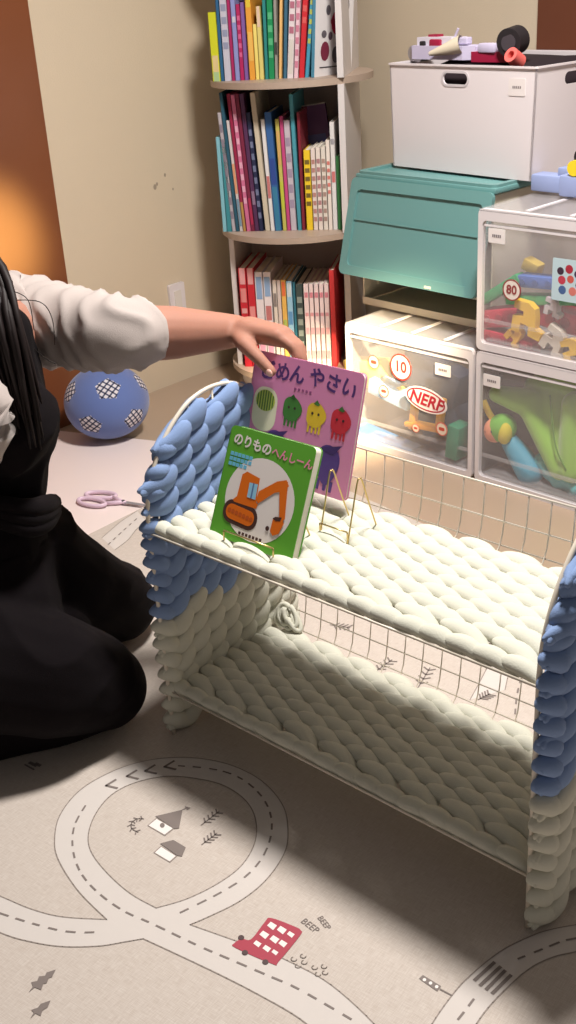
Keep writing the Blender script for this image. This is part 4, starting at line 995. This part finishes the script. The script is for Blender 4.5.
# torso, head, arms, legs (one body)
hipc = at(-20, 585, 1.58); wst = at(-18, 490, 1.58); chs = at(-14, 420, 1.58); shc = at(-22, 345, 1.58)
chain([hipc, wst, chs, shc], [.085, .068, .076, .070])
chain([at(-50, 345, 1.50), at(0, 335, 1.67)], [.062, .062])
nk = at(-40, 290, 1.58); chain([shc, nk, nk + V((-.012, 0, .09))], [.055, .040, .038])
hc = nk + V((-.035, -.01, .165))
chain([hc + V((-.012, 0, .018)), hc + V((.012, 0, -.012))], [.084, .070]); chain([hc + V((.02, 0, -.02)), hc + V((.035, 0, -.062))], [.055, .030])
chain([hc + V((.080, 0, .0)), hc + V((.094, 0, -.022))], [.009, .012]); cap.append((hc + V((.012, .078, -.015)), .012, hc + V((.008, .082, .008)), .012)); cap.append((hc + V((.012, -.078, -.015)), .012, hc + V((.008, -.082, .008)), .012))
cap.append((hc + V((.066, -.013, -.050)), .007, hc + V((.066, .013, -.050)), .007))
chain([at(-2, 330, 1.70), sh, el, el.lerp(wr_, .45), wr_], [.05, .050, .044, .041, .026])
# palm and fingers
kn = [B(.030 - .0 + .000, Hp + .030, .000), B(.034, Hp + .033, -.013), B(.032, Hp + .030, -.026), B(.026, Hp + .024, -.038)]
kn = [B(.036, Hp + .026, -.004), B(.036, Hp + .030, -.018), B(.030, Hp + .026, -.032), B(.022, Hp + .020, -.044)]
base = [B(-.030, Hp + .026, -.002), B(-.030, Hp + .030, -.013), B(-.030, Hp + .028, -.023), B(-.032, Hp + .022, -.031)]
for k_, b0 in zip(kn, base): cap.append((wr_ + (b0 - wr_) * .3, .019, b0, .0175)); cap.append((b0, .0175, k_, .0135))
tips = [(B(.062, Hp + .016, -.008), B(.073, Hp + .002, -.0135), B(.074, Hp - .010, -.0155)),
        (B(.066, Hp + .016, -.022), B(.078, Hp - .003, -.021), B(.077, Hp - .020, -.0165)),
        (B(.058, Hp + .012, -.036), B(.068, Hp - .008, -.030), B(.066, Hp - .024, -.018)),
        (B(.044, Hp + .006, -.047), B(.050, Hp - .010, -.037), B(.049, Hp - .024, -.019))]
for k_, (m1, m2, m3), rr in zip(kn, tips, (.0088, .0092, .0086, .0074)): chain([k_, m1, m2, m3], [rr * 1.18, rr * 1.04, rr * .94, rr * .82])
thumb = [B(-.034, Hp + .016, .006), B(-.006, Hp + .006, .020), B(.024, Hp - .010, .017), B(.046, Hp - .026, .0105)]
chain(thumb, [.0145, .0125, .0105, .0088])
# right arm, bent, elbow forward
shr = at(-95, 345, 1.44); elr = at(-28, 428, 1.40); wrr = at(-110, 520, 1.45)
chain([at(-60, 345, 1.50), shr, elr, (elr + wrr) / 2, wrr], [.048, .043, .034, .028, .020])
pr0 = wrr + V((-.0, .02, -.045)); cap.append((wrr, .020, pr0, .020))
for i in range(4):
    b0 = pr0 + V((.018 * (i - 1.5), .002, 0)); cap.append((wrr + (b0 - wrr) * .2, .015, b0, .0105)); chain([b0, b0 + V((.002 * (i - 1.5), .022, -.014)), b0 + V((.002 * (i - 1.5), .044, -.018)), b0 + V((0, .056, -.024))], [.0095, .0085, .008, .007])
chain([wrr + V((.015, .0, -.015)), wrr + V((.038, .018, -.035)), wrr + V((.040, .036, -.052))], [.012, .010, .008])
nh, nk_, na = at(-40, 655, 1.45), at(107, 690, 1.515), at(-90, 690, 1.49)
fh, fk, fa = at(-15, 575, 1.66), at(117, 612, 1.79), at(-70, 640, 1.66)
for hp, kp, ap in ((nh, nk_, na), (fh, fk, fa)):
    kp = V((kp.x, kp.y, max(kp.z, .062))); ap = V((ap.x - .06, ap.y, .045))
    chain([hp, kp], [.080, .046]); chain([kp + V((-.01, 0, -.015)), ap], [.040, .028]); chain([ap, ap + V((-.11, 0, -.018))], [.028, .020])
def bodyfn(co, n_):
    if co.z < .012: co.z = .012
    return co
bodyo = blob('body', cap, .0042, SKIN, None, 3, bodyfn); pparent(bodyo)
# finger nails
nl = MB()
tp, td = thumb[3], (thumb[3] - thumb[2]).normalized(); nf = (bnrm - td * bnrm.dot(td)).normalized()
nl.sph((0, 0, 0), (.0052, .0068, .0022), cm(226, 178, 164, .3), frame(tp + nf * .0068 + td * .001, td.cross(nf), td, nf)); pparent(nl.build('thumb_nail', smooth='all'))
# face
ey = MB()
for sg in (1, -1):
    ey.sph(hc + V((.073, sg * .027, .006)), (.006, .012, .006), cm(236, 232, 228, .3)); ey.sph(hc + V((.0775, sg * .027, .005)), (.003, .0055, .0055), cm(40, 28, 24, .2))
pparent(ey.build('eyes', smooth='all'))
lp_ = MB(); lp_.sph(hc + V((.070, 0, -.050)), (.007, .019, .006), cm(176, 92, 88)); pparent(lp_.build('lips', smooth='all'))
# wrinkled sleeves
def sleeve(pts, rs, mt, seed=0, n=64, m_=56, folds=1.0, cuff=True):
    """cloth tube along pts with diagonal folds that deepen where the arm bends"""
    P = smooth_line(pts, 12); N = len(P); mb = MB(); vs = []; fs = []
    L = [0]
    for i in range(1, N): L.append(L[-1] + (P[i] - P[i - 1]).length)
    tot = L[-1]; up = V((0, 0, 1)); rings = []
    Pr = []
    def at_(t):
        x = t * tot
        for i in range(1, N):
            if L[i] >= x or i == N - 1: return P[i - 1].lerp(P[i], (x - L[i - 1]) / max(1e-9, L[i] - L[i - 1]))
    def rad(t):
        x = t * (len(rs) - 1); i = min(len(rs) - 2, int(x)); f = x - i; f = f * f * (3 - 2 * f); return rs[i] * (1 - f) + rs[i + 1] * f
    for i in range(n):
        t = i / (n - 1); p = at_(t); d = (at_(min(1, t + .02)) - at_(max(0, t - .02))).normalized(); u = (up - d * up.dot(d)).normalized(); w = d.cross(u)
        for j in range(m_):
            a = 2 * PI * j / m_; r0 = rad(t)
            q = V((math.cos(a) * .8, math.sin(a) * .8, t * 3.2 + .5 * math.sin(a + seed)))
            f1 = math.sin(t * 30 + 2.2 * math.cos(a + .6) + 2.5 * noise.noise(q * 1.3 + V((seed, 0, 0)))); f1 = (1 - abs(f1)) ** 1.6
            f2 = noise.noise(V((math.cos(a) * 1.3, math.sin(a) * 1.3, t * 7 + seed * 3)))
            amp = folds * .7 * (.35 + .65 * t) * r0
            r = r0 + amp * (.20 * f1 + .08 * f2 - .05)
            if cuff and t > .96: r *= 1 - (t - .96) * 4.0
            vs.append(p + (u * math.cos(a) + w * math.sin(a)) * r)
    for i in range(n - 1):
        for j in range(m_): fs.append((i * m_ + j, i * m_ + (j + 1) % m_, (i + 1) * m_ + (j + 1) % m_, (i + 1) * m_ + j))
    # turn the cuff inwards
    o_ = len(vs); p = at_(1); d = (at_(1) - at_(.97)).normalized(); u = (up - d * up.dot(d)).normalized(); w = d.cross(u)
    for k_ in range(1, 4):
        for j in range(m_):
            a = 2 * PI * j / m_; rr = (vs[(n - 1) * m_ + j] - p).length * (1 - .14 * k_); vs.append(p - d * .006 * (k_ - 1) + (u * math.cos(a) + w * math.sin(a)) * rr)
    for k_ in range(3):
        for j in range(m_):
            r1 = (n - 1 + k_) * m_; fs.append((r1 + j, r1 + (j + 1) % m_, r1 + m_ + (j + 1) % m_, r1 + m_ + j))
    mb.add(vs, fs, mt); return mb
cuffp = el.lerp(wr_, .34)
s_ = sleeve([at(-15, 322, 1.70), sh, sh.lerp(el, .5), el, cuffp], [.060, .075, .073, .067, .062, .060, .058, .053, .041], SHIRT, 1)
so = pparent(s_.build('shirt_sleeve', smooth='all')); so['label'] = 'cream sleeve pushed up the forearm'
s_ = sleeve([at(-70, 340, 1.48), shr, shr.lerp(elr, .5), elr, elr.lerp(wrr, .8)], [.055, .062, .056, .052, .046, .036], SHIRT, 5)
pparent(s_.build('shirt_sleeve', smooth='all'))
def cloth(a1, s1, a2=0, s2=1, zmin=.004, off=0):
    def f(co, n_):
        k_ = noise.noise(V((co.x * s1 + off, co.y * s1, co.z * s1))); k_ = (1 - abs(k_)) ** 3
        co = co + n_ * (a1 * (k_ - .5) + a2 * noise.noise(co * s2))
        if co.z < zmin: co.z = zmin + (co.z - zmin) * .02
        return co
    return f
# vest
vc = []
def vch(pts, rs):
    for i in range(len(pts) - 1): vc.append((pts[i], rs[i], pts[i + 1], rs[i + 1]))
vch([at(-14, 560, 1.58), at(-14, 488, 1.58), at(-10, 425, 1.58), at(-18, 350, 1.58)], [.100, .086, .098, .080])
vch([at(2, 420, 1.53), at(5, 418, 1.63)], [.082, .080]); vch([at(-38, 350, 1.52), at(-8, 345, 1.64)], [.068, .066])
vch([at(-20, 385, 1.52), at(-2, 385, 1.62)], [.078, .076])
vo = pparent(blob('vest', vc, .005, BLACKC, None, 8, cloth(.010, 9, .006, 5)))
# trousers
tcps = []
def tch(pts, rs):
    for i in range(len(pts) - 1): tcps.append((pts[i], rs[i], pts[i + 1], rs[i + 1]))
tch([nh, fh], [.118, .110])
tch([at(-12, 540, 1.60), at(-10, 600, 1.55)], [.100, .115])
tch([nh, at(40, 672, 1.47), V((nk_.x, nk_.y, max(.066, nk_.z)))], [.120, .102, .068])
tch([at(14, 538, 1.64), at(66, 578, 1.70), V((fk.x, fk.y, max(.07, fk.z)))], [.088, .092, .074])
tch([V((nk_.x - .01, nk_.y, .058)), V((-.50, 1.475, .055)), V((na.x - .12, na.y, .05))], [.052, .062, .048])
tch([V((fk.x - .01, fk.y, .058)), V((-.5, 1.68, .055)), V((fa.x - .12, fa.y, .05))], [.052, .062, .048])
tch([at(30, 640, 1.60), at(-40, 640, 1.58)], [.095, .11])
pparent(blob('trousers', tcps, .005, BLACKC, None, 8, cloth(.014, 7, .008, 4, .0065)))
tie = MB()
for k_ in range(3):
    tie.tube(smooth_line([at(-15, 500 + 8 * k_, 1.46), at(30, 508 + 10 * k_, 1.50), at(52, 503 + 5 * k_, 1.60), at(50, 500, 1.68)], 6), [.014 * (1 - abs(i / 18 - .5)) + .003 for i in range(19)], BLACKC, 10)
pparent(tie.build('waist_tie', smooth='all'))
# hair: locks falling from the crown over the near shoulder and chest
hr = MB(); rnd = random.Random(3)
for i in range(300):
    a = rnd.uniform(-PI, PI); 
    face = abs(a) < .75
    if face: a = (.8 + rnd.random() * 2.2) * (1 if rnd.random() > .5 else -1)
    el_ = rnd.uniform(.15, 1.3)
    dirv = V((math.cos(a), math.sin(a), 0))
    p0 = hc + V((-.01, 0, .012)) + V((dirv.x * .088 * math.cos(el_), dirv.y * .084 * math.cos(el_), .098 * math.sin(el_)))
    p1 = hc + V((-.008 + dirv.x * .090, dirv.y * .090, -.02))
    front = dirv.x > -.3
    if front:
        k0 = rnd.random(); Yh = 1.465 + rnd.uniform(-.02, .05)
        p2 = at(-46 + 40 * k0, 255, 1.53); p3 = at(-30 + 48 * k0 + rnd.uniform(-4, 4), 330, Yh); p4 = at(-15 + 60 * k0 + rnd.uniform(-5, 5), rnd.uniform(400, 450), Yh - .005)
    else:
        tx = hc.x - .07 + rnd.uniform(-.03, .03); ty = hc.y + dirv.y * rnd.uniform(.06, .10)
        p2 = V((tx, ty, hc.z - .13)); p3 = V((tx - .01, ty, hc.z - .25)); p4 = V((tx - .02, ty, hc.z - .36))
    pts = smooth_line([hc + V((-.012, dirv.y * .02, .108)), p0, p1, p2, p3, p4], 5); n_ = len(pts)
    hr.tube(pts, [max(.0008,         .0072 * math.sin(PI * (.12 + .86 * q / (n_ - 1))) ** .7) for q in range(n_)], HAIR, 6)
hr.sph(hc + V((-.034, 0, .024)), (.088, .086, .088), HAIR)
# loose single hairs in front of the sleeve
for pts in ([(12, 300), (40, 302), (52, 318), (55, 345)], [(8, 320), (30, 345), (45, 358), (56, 364)], [(10, 290), (28, 300), (34, 330)]):
    hr.tube(smooth_line([onp(p[0], p[1], V((0, 1.60, 0)), V((0, 1, 0))) for i, p in enumerate(pts)], 6), .0007, HAIR, 5)
pparent(hr.build('hair', smooth='all', fix=False))

# ------------------------------------------------------------------ light
w = bpy.data.worlds.new('world'); sc.world = w; w.use_nodes = True
w.node_tree.nodes['Background'].inputs[0].default_value = (*rgb(232, 222, 216), 1); w.node_tree.nodes['Background'].inputs[1].default_value = .16
def area(name, loc, target, size, power, col, shape='DISK'):
    l = bpy.data.lights.new(name, 'AREA'); l.shape = shape; l.size = size; l.energy = power; l.color = col
    o = bpy.data.objects.new(name, l); COL.objects.link(o); o.location = loc
    o.rotation_euler = (Vector(target) - Vector(loc)).to_track_quat('-Z', 'Y').to_euler(); return o
area('ceiling_lamp', (.38, 1.66, 2.1), (.3, 1.58, 0), .30, 64, (1, .95, .90))
# added spots without a known source, to brighten the left drawer and the door
sl = bpy.data.lights.new('added_glow_spot', 'SPOT'); sl.energy = 1800; sl.color = (1, .80, .50); sl.spot_size = R(12); sl.spot_blend = .9; sl.shadow_soft_size = .05
so = bpy.data.objects.new('added_glow_spot', sl); COL.objects.link(so); so.location = (.62, .8, 1.7); tgt = onp(340, 385, A, bn)
so.rotation_euler = (tgt - Vector(so.location)).to_track_quat('-Z', 'Y').to_euler()
sl2 = bpy.data.lights.new('added_glow_spot', 'SPOT'); sl2.energy = 1100; sl2.color = (.8, 1, .6); sl2.spot_size = R(9); sl2.spot_blend = 1; sl2.shadow_soft_size = .05  # second added spot, puts the glow on the brown door
so2 = bpy.data.objects.new('added_glow_spot', sl2); COL.objects.link(so2); so2.location = (.1, 1.2, 1.5); tg2 = onp(-6, 240, W0, wn)
so2.rotation_euler = (tg2 - Vector(so2.location)).to_track_quat('-Z', 'Y').to_euler()
sc.cycles.diffuse_bounces = 3
sc.view_settings.view_transform = 'Standard'; sc.view_settings.look = 'None'; sc.view_settings.gamma = 1; sc.view_settings.exposure = 0
sc.view_settings.use_curve_mapping = False
